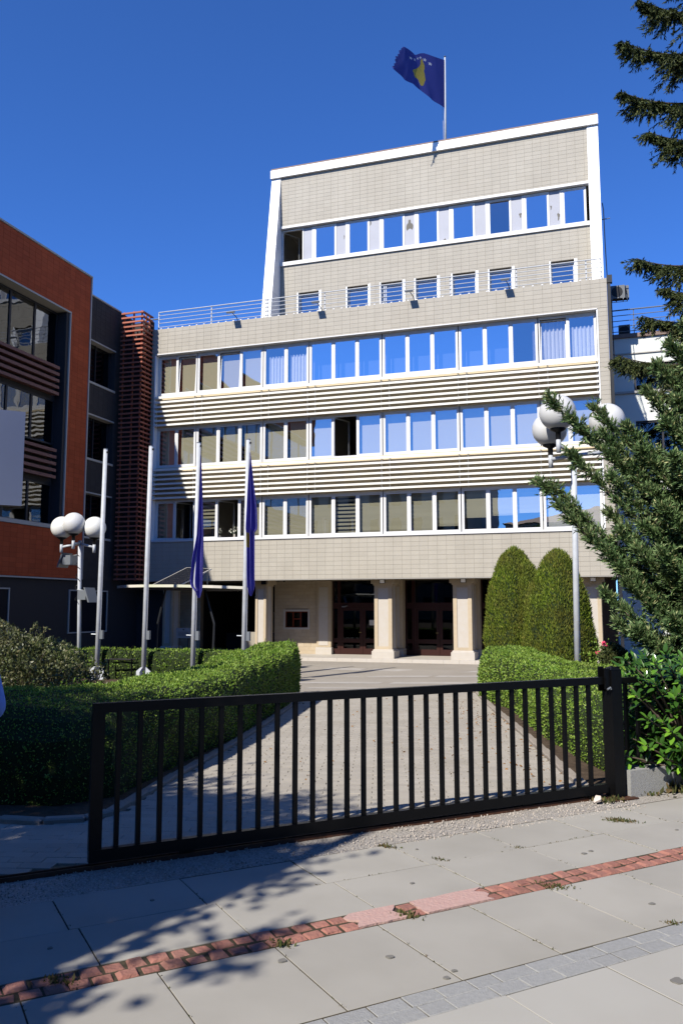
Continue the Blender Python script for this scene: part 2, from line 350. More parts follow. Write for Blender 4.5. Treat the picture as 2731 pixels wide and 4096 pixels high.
mb = MB(); mb.quad(*[(*SP(s, q), -0.004) for s, q in ((-14, -9), (24, -9), (24, -0.40), (-14, -0.40))])
walk = struct('sidewalk', mb, 'slab_joint')
def slab_mesh(name, L, W, h, c, m, jit=0.0):
    b = MB(); b.cbox(-L/2, L/2, -W/2, W/2, -h, 0, c)
    if jit: b.v = [(x+random.uniform(-jit, jit), y+random.uniform(-jit, jit), z+(random.uniform(-jit, jit)*0.4 if z > -h else 0)) for x, y, z in b.v]
    me = b.mesh(name); me.materials.append(MATS[m]); return me
def row(q0, q1, pitch, s_off, smin, smax, m, gap=0.007, skew=0.0):
    me = slab_mesh('slab', pitch-gap, (q1-q0)-gap, 0.04, 0.0015, m)
    k = math.floor((smin-s_off)/pitch)
    while True:
        s = s_off + (k+0.5)*pitch; k += 1
        if s < smin: continue
        if s > smax: break
        x, y = SP(s + skew, (q0+q1)/2); piece('slab', me, walk, (x, y, random.uniform(-0.0015, 0.0015)), SA)
row(-0.905, -0.415, 0.722, 0.445, -1.6, 9, 'slab_concrete')
row(-1.393, -0.905, 0.722, 0.49, -1.6, 9, 'slab_concrete')
row(-2.295, -1.590, 0.566, -0.03, -1.8, 8, 'slab_concrete')
row(-3.15, -2.492, 0.572, 0.03, -1.2, 6.5, 'slab_light')
row(-4.2, -3.25, 0.572, 0.03, -1.2, 6.5, 'slab_light')
mb = MB(); mb.quad(*[(*SP(s, q), -0.003) for s, q in ((-14, -3.25), (24, -3.25), (24, -3.15), (-14, -3.15))])
o = build('granite_strip', mb, 'granite', walk)
# two courses of red setts, a few missing under a pink mortar patch
sett = [slab_mesh('sett', random.uniform(0.084, 0.098), random.uniform(0.080, 0.086), 0.05, 0.012, 'red_sett', 0.006) for _ in range(9)]
for r_, q in enumerate((-1.441, -1.540)):
    s = -1.3 + r_*0.047
    while s < 6.6:
        if not ((1.02 < s < 1.32) or (1.44 < s < 1.86)):
            x, y = SP(s, q + random.uniform(-0.004, 0.004)); piece('sett', random.choice(sett), walk, (x, y, 0.004+random.uniform(-0.004, 0.004)), SA+random.uniform(-0.05, 0.05))
        s += random.uniform(0.096, 0.108)
def blob(cx, cy, rx, ry, rot, z, n=26, amp=0.16):
    b = MB(); ph = [random.uniform(0, 6.28) for _ in range(4)]; ring = []
    for k in range(n):
        t = 2*math.pi*k/n; r_ = 1 + amp*(math.sin(2*t+ph[0])*0.6 + math.sin(3*t+ph[1])*0.5 + math.sin(7*t+ph[2])*0.25)
        ax, ay = rx*r_*math.copysign(abs(math.cos(t))**0.6, math.cos(t)), ry*r_*math.copysign(abs(math.sin(t))**0.6, math.sin(t))
        ring.append((cx+ax*math.cos(rot)-ay*math.sin(rot), cy+ax*math.sin(rot)+ay*math.cos(rot)))
    b.prism(ring, z-0.02, z); return b
def patch(s0, s1, notch):
    """mortar filling missing setts: straight long sides, ragged ends"""
    e0 = [(s0+random.uniform(-0.035, 0.035), q) for q in np.linspace(-1.582, -1.400, 6)]; e1 = [(s1+random.uniform(-0.045, 0.045), q) for q in np.linspace(-1.400, -1.582, 6)]
    lo = [(x, -1.582+random.uniform(-0.004, 0.004)) for x in np.linspace(s1-0.06, s0+0.06, 5)]; hi = [(x, -1.400+random.uniform(-0.005, 0.005)) for x in np.linspace(s0+0.06, s1-0.06, 5)]
    b_ = MB(); b_.prism([SP(x, q) for x, q in (e1+lo+e0+hi)][::-1], -0.02, 0.0065); build('mortar_patch', b_, 'mortar_pink', walk)
patch(1.02, 1.30, 0); patch(1.44, 1.86, 0)
gsett = [slab_mesh('granite_sett', L, 0.0925, 0.05, 0.003, 'granite', 0.001) for L in (0.13, 0.16, 0.19, 0.22)]
for r_, q in enumerate((-2.348, -2.443)):
    s = -1.0
    while s < 6.0:
        me = random.choice(gsett); L = max(v.co.x for v in me.vertices)*2
        x, y = SP(s+L/2, q); piece('granite_sett', me, walk, (x, y, random.uniform(-0.002, 0.002)), SA); s += L+0.003

for s_, q_, r_ in ((0.95, -1.95, 0.018), (1.05, -2.25, 0.014), (1.12, -2.21, 0.012), (2.55, -2.05, 0.016), (3.3, -1.75, 0.013), (0.2, -0.7, 0.012), (2.9, -1.2, 0.016), (2.98, -1.18, 0.014), (1.9, -2.75, 0.03), (2.1, -2.68, 0.012), (0.5, -1.75, 0.02), (1.6, -1.15, 0.013), (3.9, -1.1, 0.014), (-0.4, -1.1, 0.012), (2.0, -0.6, 0.01)):
    build('gum_spot', blob(*SP(s_, q_), r_, r_*0.8, SA, 0.0055, 14), 'gum', walk)
# strip of gravel and broken concrete with the gate track
mb = MB(); N_ = 90
for k in range(N_):
    for (qa, qb) in ((-0.45, -0.2), (-0.2, 0.14)):
        P = [(s, q) for s, q in ((-9+k*0.2, qa), (-9+(k+1)*0.2, qa), (-9+(k+1)*0.2, qb), (-9+k*0.2, qb))]
        mb.quad(*[(*GP(s, q), -0.006 + 0.006*math.sin(s*3.1+q*9)) for s, q in P])
struct('gravel_strip', mb, 'gravel_bed')
n = 2600; s_ = rng.uniform(-1.2, 4.3, n); q_ = rng.uniform(-0.40, 0.10, n)
cc = np.array([GP(a, b) for a, b in zip(s_, q_)]); rr = rng.uniform(0.002, 0.0065, n)
Vg, Fg = [], []
for k in range(n):
    i = len(Vg); x, y = cc[k]; r_ = rr[k]; z = 0.001 + 0.003*math.sin(s_[k]*3.1)
    Vg += [(x-r_, y-r_*0.6, z-0.003), (x+r_*0.7, y-r_, z-0.003), (x+r_, y+r_*0.8, z-0.003), (x-r_*0.8, y+r_, z-0.003), (x-r_*0.5, y-r_*0.4, z+r_), (x+r_*0.5, y-r_*0.5, z+r_*1.1), (x+r_*0.4, y+r_*0.5, z+r_*0.8), (x-r_*0.5, y+r_*0.5, z+r_)]
    Fg += [(i, i+1, i+5, i+4), (i+1, i+2, i+6, i+5), (i+2, i+3, i+7, i+6), (i+3, i, i+4, i+7), (i+4, i+5, i+6, i+7)]
o = link('gravel', arrmesh('gravel', Vg, Fg), 'gravel_stone'); tag(o, 'loose pale gravel along the gate track', 'gravel'); o['kind'] = 'stuff'
tr = thing('gate_track', 'rusty steel guide rail set in the gravel under the black gate', 'rail', (*GP(0, 0.03), 0))
for (qa, qb, h, m) in ((0.0, 0.012, 0.022, 'rust'), (0.05, 0.062, 0.022, 'rust'), (0.0125, 0.0495, 0.004, 'iron_black')):
    b = MB(); p = Vector((*GP(-9, qa), -0.01)); b.obox(p, Vector((*(gu*13.2), 0)), Vector((*(gn*(qb-qa)), 0)), (0, 0, h+0.01)); build('track_web', b, m, tr)

# path between the hedges
LC = [(-12, 4.2), (-8, 5.0), (-6, 5.30), (-4.9, 5.40), (-4.49, 5.43), (-4.12, 5.47), (-3.86, 5.62), (-3.80, 5.85), (-3.87, 6.2), (-4.14, 7.5), (-4.55, 9.56), (-5.04, 11.74), (-5.84, 15.0), (-6.75, 18.3)]
RC = [(-0.16, 7.62), (-0.25, 7.76), (-0.46, 8.58), (-0.76, 9.91), (-1.39, 12.56), (-2.05, 15.2), (-2.59, 17.56), (-2.94, 19.2)]
PATH = [GP(-9, 0.16)] + LC + [(-7.0, 19.2)] + RC[::-1] + [GP(4.15, 0.16)]
mb = MB()
def xat(poly, y):
    for (xa, ya), (xb, yb) in zip(poly, poly[1:]):
        if ya <= y <= yb and yb > ya: return xa + (xb-xa)*(y-ya)/(yb-ya)
    return poly[-1][0] if y > poly[-1][1] else poly[0][0]
ys = [5.85, 6.2, 7.0, 7.62, 8.6, 9.9, 11.2, 12.5, 14, 15.2, 16.5, 17.6, 18.3, 19.2]
def zp(x, y, d=0.0): return (x, y, gz(x, y)+d)
near = [GP(-9, 0.13), GP(4.2, 0.13), (-0.16, 7.62), (-4.15, 7.62)] + [p for p in LC[::-1] if p[1] < 7.6]
bm = bmesh.new(); vs_ = [bm.verts.new(zp(x, y, -0.006)) for x, y in near]; bm.faces.new(vs_); bmesh.ops.triangulate(bm, faces=bm.faces[:])
me = bpy.data.meshes.new('path_near'); bm.to_mesh(me); bm.free()
for v in me.vertices: mb.v.append(tuple(v.co))
for p in me.polygons: mb.f.append(tuple(p.vertices)); mb.mi.append(0)
for ya, yb in zip(ys, ys[1:]):
    if yb <= 7.62: continue
    mb.quad(zp(xat(LC, ya), ya, -0.006), zp(xat(RC, ya), ya, -0.006), zp(xat(RC, yb), yb, -0.006), zp(xat(LC, yb), yb, -0.006))
path = struct('path', mb, 'paver_joint')
pd = Vector((-0.26, 0.966)); pc = Vector((0.966, 0.26)); pang = math.atan2(pc.y, pc.x)
pm = [slab_mesh('paver', 0.2125, 0.1075, 0.03, 0.003, 'paver', 0.001) for _ in range(4)]
spots = []
for j in range(-30, 150):
    for i in range(-45, 30):
        p = Vector((-3.5, 6.0)) + pc*(i*0.216 + (j % 2)*0.108) + pd*(j*0.112)
        if p.y > 18.9 or not inpoly(p.x, p.y, PATH): continue
        spots.append((p.x, p.y))
spots.sort(key=lambda p: p[0]**2 + p[1]**2 + (60 if p[0] < -4.3 else 0))
for (x, y) in spots[:300]: piece('paver', random.choice(pm), path, (x, y, gz(x, y)+0.004+random.uniform(-0.002, 0.002)), pang+random.uniform(-0.012, 0.012))
Vp, Fp = [], []
ca, sa = math.cos(pang), math.sin(pang)
for (x, y) in spots[300:]:
    z = gz(x, y)+0.004+random.uniform(-0.002, 0.002); i = len(Vp); L, W, c = 0.1063, 0.0538, 0.003
    for (a, b, dz) in ((-L,-W,-0.012),(L,-W,-0.012),(L,W,-0.012),(-L,W,-0.012),(-L+c,-W+c,0),(L-c,-W+c,0),(L-c,W-c,0),(-L+c,W-c,0)): Vp.append((x+a*ca-b*sa, y+a*sa+b*ca, z+dz))
    Fp += [(i,i+1,i+5,i+4),(i+1,i+2,i+6,i+5),(i+2,i+3,i+7,i+6),(i+3,i,i+4,i+7),(i+4,i+5,i+6,i+7)]
o = link('pavers_beyond', arrmesh('pavers', Vp, Fp), 'paver', path); o['kind'] = 'stuff'
# kerb stones on both sides
kerb = MB(); kerb.quad((0,0,-0.5),(0.01,0,-0.5),(0.01,0.01,-0.5),(0,0.01,-0.5)); kerb = struct('kerb', kerb, 'kerb')
for poly in (LC[1:], RC):
    P = resample(poly, 0.45)
    for a, b in zip(P, P[1:]):
        d = (b-a); L = d.length
        if L < 0.08: continue
        bb = MB(); bb.cbox(-L/2+0.003, L/2-0.003, -0.05, 0.05, -0.1, 0.045, 0.012); me = bb.mesh('kerb_stone'); me.materials.append(MATS['kerb'])
        m_ = (a+b)/2; piece('kerb_stone', me, kerb, (m_.x, m_.y, gz(m_.x, m_.y)), math.atan2(d.y, d.x))
# court in front of the entrance
mb = MB(); xs = [-24, -14, -8, -5, -2, 3]; yy = [18.2, 19.2, 21, 23, 25, 28, 32.6]
for xa, xb in zip(xs, xs[1:]):
    for ya, yb in zip(yy, yy[1:]):
        mb.quad(*[(x, y, gz(x, y)-0.016) for x, y in ((xa, ya), (xb, ya), (xb, yb), (xa, yb))])
court = struct('court', mb, 'asphalt')
mb_ = lambda x0, x1, y0, y1, d: [(x, y, gz(x, y)+d) for x, y in ((x0, y0), (x1, y0), (x1, y1), (x0, y1))]
for y0, y1, spans in ((28.2, 29.2, ((-9.8, -8.4), (-8.1, -6.7), (-6.5, -5.3), (-5.1, -3.8))), (25.4, 26.2, ((-9.6, -7.6), (-7.4, -5.4), (-5.2, -3.4))), (22.2, 22.9, ((-8.6, -6.1), (-5.8, -3.4))), (20.2, 20.6, ((-7.5, -5.6),))):
    for a, b in spans:
        m = MB(); m.quad(*mb_(a, b, y0, y1, -0.012)); build('faded_marking', m, 'faded_paint', court)
# planting beds (soil) and lawn
def bed(name, poly, m, d=0.02):
    bm = bmesh.new(); bm.faces.new([bm.verts.new(zp(x, y, d)) for x, y in poly]); bmesh.ops.triangulate(bm, faces=bm.faces[:])
    bmesh.ops.subdivide_edges(bm, edges=bm.edges[:], cuts=3, use_grid_fill=True)
    for v in bm.verts: v.co.z = gz(v.co.x, v.co.y)+d
    me = bpy.data.meshes.new(name); bm.to_mesh(me); bm.free(); o = link(name, me, m); o['kind'] = 'structure'; return o
bed('planting_bed', [(x-0.05, y) for x, y in LC[1:]] + [(-7.3, 18.9), (-9.0, 21.4), (-9.0, 23.6), (-19.5, 23.6), (-19.5, 8.0)], 'soil')
bed('garden_bed', [(x+0.05, y) for x, y in RC] + [(-2.6, 24.5), (1.2, 25.5), (9, 22), (9, 12.5), GP(9.0, 0.25), GP(4.55, 0.25)], 'soil')

# ------------------------------------------------------------------ tiles
def tile_mesh(name, W, H, m, plane):
    """chamfered tile, plane 'front' faces -Y, 'side' faces +X; centred, proud by 16 mm"""
    c, t = 0.0015, 0.016; b = MB()
    r1 = [(-W/2+c, -H/2+c), (W/2-c, -H/2+c), (W/2-c, H/2-c), (-W/2+c, H/2-c)]; r2 = [(-W/2, -H/2), (W/2, -H/2), (W/2, H/2), (-W/2, H/2)]
    f = (lambda u, v, n: (u, -n, v)) if plane == 'front' else (lambda u, v, n: (n, u, v))
    b.v = [f(u, v, 0) for u, v in r1] + [f(u, v, -c) for u, v in r2] + [f(u, v, -t) for u, v in r2]
    b.f = [(0,1,2,3)] + [(4+k, 4+(k+1) % 4, (k+1) % 4, k) for k in range(4)] + [(8+k, 8+(k+1) % 4, 4+(k+1) % 4, 4+k) for k in range(4)]; b.mi = [0]*9
    me = b.mesh(name); 
    if m: me.materials.append(MATS[m])
    return me
PU, PV, GAP = 0.36, 0.1815, 0.006
class Tiles:
    def __init__(s, parent, m, plane): s.parent = parent; s.m = m; s.plane = plane; s.full = []; s.part = []
    def region(s, n, u0, u1, v0, v1, uo, vo, holes=()):
        i0 = math.floor((u0-uo)/PU); i1 = math.ceil((u1-uo)/PU); j0 = math.floor((v0-vo)/PV); j1 = math.ceil((v1-vo)/PV)
        for i in range(i0, i1):
            for j in range(j0, j1):
                a, b, c, d = max(uo+i*PU, u0), min(uo+(i+1)*PU, u1), max(vo+j*PV, v0), min(vo+(j+1)*PV, v1)
                rects = [(a, b, c, d)]
                for (ha, hb, hc, hd) in holes:
                    nr = []
                    for (a, b, c, d) in rects:
                        if b <= ha or a >= hb or d <= hc or c >= hd: nr.append((a, b, c, d)); continue
                        if a < ha: nr.append((a, ha, c, d))
                        if b > hb: nr.append((hb, b, c, d))
                        a2, b2 = max(a, ha), min(b, hb)
                        if c < hc: nr.append((a2, b2, c, hc))
                        if d > hd: nr.append((a2, b2, hd, d))
                    rects = nr
                for (a, b, c, d) in rects:
                    if b-a < 0.025 or d-c < 0.025: continue
                    (s.full if (b-a > PU-1e-4 and d-c > PV-1e-4) else s.part).append((n, (a+b)/2, (c+d)/2, b-a-GAP, d-c-GAP))
    def finish(s):
        pos = (lambda n, u, v: (u, n, v)) if s.plane == 'front' else (lambda n, u, v: (n, u, v))
        s.full.sort(key=lambda t: sum((a-b)**2 for a, b in zip(pos(*t[:3]), (0, 0, 1.6))))
        me = tile_mesh('tile', PU-GAP, PV-GAP, s.m, s.plane)
        for t in s.full[:300]: piece('tile', me, s.parent, pos(*t[:3]))
        V, F = [], []
        for t in s.full[300:] + s.part:
            tm = tile_mesh('t', t[3], t[4], None, s.plane); p = pos(*t[:3]); i = len(V)
            V += [(v.co.x+p[0], v.co.y+p[1], v.co.z+p[2]) for v in tm.vertices]; F += [tuple(i+k for k in q.vertices) for q in tm.polygons]
            bpy.data.meshes.remove(tm)
        if V: o = link('tile_field', arrmesh('tile_field', V, F), s.m, s.parent); o['kind'] = 'stuff'

# ------------------------------------------------------------------ main building
XL, XR = -19.44, 0.35; WX0, WX1 = -19.2, -0.07
bld = thing('office_building', 'beige tiled office building with a stepped tower, ribbon windows and white louvres', 'building', (-9.5, D, -0.52))
b = MB()
b.box(XL, XR, D+0.007, D+0.35, 2.72, 4.42); b.box(XL, XR, D+0.007, D+0.32, 13.00, 14.165)
b.box(XL, WX0-0.004, D+0.008, D+0.5, 4.42, 13.0); b.box(WX1+0.004, XR, D+0.008, D+0.5, 4.42, 13.0)
b.box(XL+0.001, XL+0.2, D+0.5, 44, 2.74, 14.1); b.box(XR-0.2, XR-0.001, D+0.5, 44, 2.74, 14.1)
b.box(XL+0.2, XR-0.2, D+0.32, 44, 13.55, 13.75)
build('wall', b, 'grout', bld)
b = MB()
for z0, z1 in ((6.30, 7.78), (9.62, 11.09)): b.box(WX0, WX1, D+0.19, D+0.36, z0, z1)
build('spandrel', b, 'slat_back', bld)
b = MB()
for z in (4.20, 7.50, 10.80): b.box(XL+0.2, XR-0.2, D+0.36, D+6.4, z, z+0.25)
b.box(XL+0.2, XR-0.2, D+6.4, D+6.6, 2.75, 13.5)
for k, x in enumerate((-17.23, -14.02, -11.89, -8.65, -5.45, -2.29)): b.box(x-0.05, x+0.05, D+0.8, D+6.4, 4.45, 13.5)
build('room_shell', b, 'room', bld)
b = MB(); b.box(XL-0.001, XR+0.001, D-0.01, D+0.34, 2.695, 2.715); build('drip_edge', b, 'trim_pale', bld)
b = MB(); b.box(XL+0.2, XR-0.2, D+0.35, 42, 2.74, 2.80); build('soffit', b, 'soffit', bld)
# flat roof parapet cap and flashings
for nm, x0, x1, z0, z1, yf, m in (('window_sill', WX0-0.02, WX1+0.02, 4.425, 4.50, D-0.05, 'frame_white'), ('window_head', WX0-0.03, WX1+0.03, 12.95, 12.99, D-0.05, 'frame_white')):
    b = MB(); b.box(x0, x1, yf, D+0.24, z0, z1); build(nm, b, m, bld)
b = MB(); b.box(WX1, WX1+0.05, D-0.03, D+0.3, 4.51, 12.94); build('jamb_trim', b, 'metal_white', bld)
b = MB(); b.box(WX0-0.05, WX0, D-0.03, D+0.3, 4.51, 12.94); build('jamb_trim', b, 'metal_white', bld)
tl = Tiles(bld, 'tile_beige', 'front')
tl.region(D, XL+0.004, XR-0.004, 2.722, 4.42, -16.106, 2.722)
tl.region(D, XL+0.004, XR-0.004, 13.0, 14.17, -16.106, 14.17-7*PV)
tl.region(D, XL+0.004, WX0-0.055, 4.50, 12.99, WX0-0.06-PU, 4.50); tl.region(D, WX1+0.055, XR-0.004, 4.50, 12.99, WX1+0.02, 4.50)
# ribbon windows
GX = [WX0, -17.23, -14.02, -11.89, -8.65, -5.45, -2.29, WX1]; GC = [2, 3, 2, 3, 3, 3, 2]
ROWS = [(4.50, 6.30, ['p','o', 'h','f','p', 'p','p', 'p','z','p', 'p','p','q', 'r','r','r', 's','s']),
        (7.78, 9.62, ['b','b', 'b','b','b', 'b','b', 'b','o','b', 'b','b','b', 'b','b','b', 'b','b']),
        (11.09, 12.94, ['b','t', 'b','t','b', 'c','c', 'n','n','n', 'n','n','n', 'n','n','k', 'u','c'])]
def pane_box(x0, x1, y, z0, z1, tilt=0.0, swing=0.0):
    bb = MB(); 
    if swing:
        a = Vector((math.cos(swing), math.sin(swing), 0))*(x1-x0); o_ = Vector((x0, y, z0)); h_ = Vector((0, 0, z1-z0)); bb.quad(o_, o_+a, o_+a+h_, o_+h_)
    else: bb.quad((x0, y, z0), (x1, y, z0), (x1, y+math.sin(tilt)*(z1-z0), z0+math.cos(tilt)*(z1-z0)), (x0, y+math.sin(tilt)*(z1-z0), z0+math.cos(tilt)*(z1-z0)))
    return bb
def sash(x0, x1, y, z0, z1, t=0.045, d=0.05, tilt=0.0, swing=0.0):
    bb = MB()
    if swing: X = Vector((math.cos(swing), math.sin(swing), 0)); Y = Vector((-X.y, X.x, 0)); Z = Vector((0, 0, 1))
    else: X = Vector((1, 0, 0)); Z = Vector((0, math.sin(tilt), math.cos(tilt))); Y = Vector((0, math.cos(tilt), -math.sin(tilt)))
    o = Vector((x0, y, z0)); W, H = x1-x0, z1-z0
    for (a, b_, c, d_) in ((0, t, 0, H), (W-t, W, 0, H), (t, W-t, 0, t), (t, W-t, H-t, H)):
        bb.obox(o+X*a+Z*c, X*(b_-a), Y*d, Z*(d_-c))
    return bb
def curtain(x0, x1, y, z0, z1, n=28, amp=0.05):
    bb = MB(); ph = random.uniform(0, 6)
    P = [(x0+(x1-x0)*k/n, y+amp*math.sin(k*1.35+ph)) for k in range(n+1)]
    for (xa, ya), (xb, yb) in zip(P, P[1:]): bb.quad((xa, ya, z0), (xb, yb, z0), (xb, yb, z1), (xa, ya, z1))
    return bb
def pleats(x0, x1, y, z0, z1, pitch=0.165, gap=0.0):
    bb = MB(); z = z1
    while z > z0+0.03:
        za = max(z-pitch*(1-gap), z0); bb.obox((x0, y+0.012, za), (x1-x0, 0, 0), (0, 0.006, 0), (0, -0.030, z-za-0.004)); z -= pitch
    return bb
WY = D+0.22
for z0, z1, spec in ROWS:
    k = 0
    for g in range(7):
        x0, x1, n = GX[g]+0.02, GX[g+1]-0.02, GC[g]
        b = MB(); fy0, fy1 = WY, WY+0.07
        b.box(x0, x1, fy0, fy1, z0, z0+0.075); b.box(x0, x1, fy0, fy1, z1-0.09, z1); b.box(x0, x0+0.05, fy0, fy1, z0+0.075, z1-0.09); b.box(x1-0.05, x1, fy0, fy1, z0+0.075, z1-0.09)
        pw = (x1-x0-0.1-(n-1)*0.07)/n
        xs_ = [x0+0.05+i*(pw+0.07) for i in range(n)]
        for i in range(1, n): b.box(xs_[i]-0.07, xs_[i], fy0, fy1, z0+0.075, z1-0.09)
        win = build('window', b, 'frame_white', bld)
        for i in range(n):
            s = spec[k]; k += 1; xa, xb = xs_[i], xs_[i]+pw; za, zb = z0+0.075, z1-0.09
            tilt = 0.07 if s in 'tu' else 0.0; swing = 1.15 if s in 'of' else 0.0
            y = WY+0.012
            build('sash', sash(xa+0.003, xb-0.003, y, za+0.003, zb-0.004, tilt=tilt, swing=swing), 'frame_white', win)
            build('pane', pane_box(xa+0.045, xb-0.045, y+0.018, za+0.045, zb-0.045, tilt, swing), 'pane_mirror' if s in 'n' else 'pane_clear', win)
            by_ = WY+0.22
            if s == 'n': build('blind', MB().box(xa+0.02, xb-0.02, by_+0.5, by_+0.51, za-0.02, zb+0.02), 'pane_lightener', win)  # grey sheet added behind these panes to lighten them
            if s in 'bt': build('blind', MB().box(xa+0.10, xb+0.01, by_, by_+0.008, za-0.02, zb+0.02), 'blind_tan', win)
            elif s in 'cuk': build('curtain', curtain(xa+(0.06 if s != 'k' else pw*0.82), xb-0.03, by_+0.05, za, zb-(0.35 if s == 'c' else 0.0)), 'curtain', win)
            elif s == 'p': build('blind', pleats(xa+0.02, xb-0.01, by_, za+random.choice((0, 0.02, 0.07)), zb), 'blind_tan', win)
            elif s == 'q': build('blind', pleats(xa+0.02, xb-0.01, by_, za+0.22, zb), 'blind_tan', win)
            elif s == 'r': build('blind', pleats(xa+0.02, xb-0.01, by_, za+0.52+0.05*i, zb), 'blind_tan', win)
            elif s == 's': build('blind', pleats(xa+0.02, xb-0.01, by_, za+0.02, zb), 'blind_white', win)
            elif s in 'zh': build('blind', pleats(xa+0.02, xb-0.01, by_, za+(0.0 if s == 'z' else 0.42), zb, gap=0.42), 'blind_tan', win)
# louvre slats and their brackets, each slat one length per window group
for base in (6.325, 9.63):
    for i in range(7):
        z = base + i*0.211; sil = (i == 6)
        for g in range(7):
            x0, x1 = GX[g]+(0 if g else -0.0), GX[g+1]-0.006
            b = MB(); h = 0.10 if sil else 0.085
            b.v = [(x0, D-0.10, z), (x1, D-0.10, z), (x1, D-0.10, z+h), (x0, D-0.10, z+h), (x0, D+0.06, z+0.035), (x1, D+0.06, z+0.035), (x1, D+0.06, z+h+0.02), (x0, D+0.06, z+h+0.02)]
            b.f = [(0,1,2,3), (3,2,6,7), (1,0,4,5), (0,3,7,4), (2,1,5,6), (5,4,7,6)]; b.mi = [0]*6
            build('slat', b, 'slat_white', bld)
    for g in range(8):
        x = GX[g]
        for xx in ((x+0.01,) if g == 0 else (x-0.06,) if g == 7 else (x-0.015, x+0.33)):
            build('bracket', MB().box(xx-0.02, xx+0.02, D+0.062, D+0.11, base-0.02, base+1.36), 'slat_white', bld)
# flowers in a vase in the open window, a thing of its own
vx, vz = -15.42, 4.50
v = thing('vase', 'vase of white flowers standing in the open lowest-row window', 'flowers', (vx, WY+0.30, vz))
build('vase_body', MB().lathe([(0.0, 0), (0.05, 0), (0.065, 0.1), (0.04, 0.2), (0.05, 0.24)], vx, WY+0.30, vz, 12), 'limestone', v, True)
for k in range(7):
    a = k*0.9; dx, dz = 0.20*math.cos(a*1.7), 0.42+0.10*math.sin(a*2.3)
    build('stem', MB().tube([(vx, WY+0.3, vz+0.2), (vx+dx*0.5, WY+0.3, vz+dz*0.7), (vx+dx, WY+0.28, vz+dz)], 0.006, 5), 'stem_green', v)
    P = np.tile([vx+dx, WY+0.27, vz+dz], (9, 1)); Dr = norm(rng.normal(size=(9, 3)) + [0, -0.6, 0.2]); V, F = leafquads(P, Dr, 0.09, 0.022); link('petals', arrmesh('petals', V, F), 'flower_white', v)

# tower
TX0, TX1 = -14.42, -0.20
b = MB()
b.box(TX0, TX1, T+0.007, T+0.3, 19.72, 22.25); b.box(TX0, TX1, T+0.34, T+9, 22.0, 22.2)
SW = [(-13.50, -12.44), (-11.08, -10.05), (-9.46, -8.42), (-7.83, -6.82), (-6.15, -5.10), (-4.52, -3.52), (-1.89, -0.89)]
xs_ = TX0
for a, c in SW + [(TX1, None)]:
    b.box(xs_, a, T+0.007, T+0.35, 13.75, 16.36); xs_ = c
b.box(TX0, TX1, T+0.007, T+0.35, 16.36, 17.78)
b.box(TX0-0.35, TX0-0.02, T+0.2, T+9, 13.75, 22.2); b.box(TX1+0.02, TX1+0.35, T+0.2, T+9, 13.75, 22.2)
build('tower_wall', b, 'grout', bld)
b = MB(); b.box(TX0, TX1, T+0.35, T+4.2, 17.55, 17.75); b.box(TX0, TX1, T+4.2, T+4.4, 13.8, 22.0); b.box(TX0, TX1, T+0.3, T+4.2, 19.9, 20.0); b.box(TX0, TX1, T+0.36, T+4.2, 16.6, 16.7)
build('tower_room_shell', b, 'room', bld)
tl.region(T, TX0+0.004, TX1-0.004, 19.775, 22.245, -14.03, 22.245-14*PV)
tl.region(T, TX0+0.004, TX1-0.004, 14.0, 17.765, -14.03, 17.765-21*PV, holes=[(a-0.01, c+0.01, 13, 16.37) for a, c in SW])
tl.finish()
for x0, x1 in ((TX0-0.47, TX0-0.004), (TX1+0.004, TX1+0.46)):      # slanting side fins
    b = MB(); zs = [13.75, 16.2, 18.6, 22.24]
    for za, zb in zip(zs, zs[1:]):
        ya, yb = T-0.155*(22.4-za), T-0.155*(22.4-zb); zb2 = zb-0.012; yb2 = T-0.155*(22.4-zb2)
        i = len(b.v); b.v += [(x0, ya, za), (x1, ya, za), (x1, T+0.18, za), (x0, T+0.18, za), (x0, yb2, zb2), (x1, yb2, zb2), (x1, T+0.18, zb2), (x0, T+0.18, zb2)]
        for q in ((0,3,2,1),(4,5,6,7),(0,1,5,4),(1,2,6,5),(2,3,7,6),(3,0,4,7)): b.f.append(tuple(i+k for k in q)); b.mi.append(0)
    build('fin', b, 'metal_white', bld)
cx = TX0-0.50
for L in (2.3, 3.3, 3.1, 3.4, 2.4, 0.72):
    b = MB(); b.box(cx, min(cx+L-0.008, TX1+0.48), T-0.14, T+0.4, 22.255, 22.65); build('coping', b, 'metal_white', bld); cx += L
b = MB(); b.box(TX0-0.47, TX1+0.46, T-0.11, T+0.4, 22.655, 22.74); build('coping_cap', b, 'coping_cap', bld)
for nm, z0, z1, yf in (('window_sill', 17.775, 17.955, T-0.08), ('window_head', 19.66, 19.77, T-0.05)):
    b = MB(); b.box(TX0+0.01, TX1-0.01, yf, T+0.2, z0, z1); build(nm, b, 'frame_white', bld)
TP = [(-14.35, -13.35), (-12.70, -11.70), (-11.03, -10.08), (-9.38, -8.40), (-7.72, -6.80), (-6.12, -5.17), (-4.48, -3.56), (-2.89, -1.93), (-1.27, -0.38)]
b0, wy = None, T+0.14
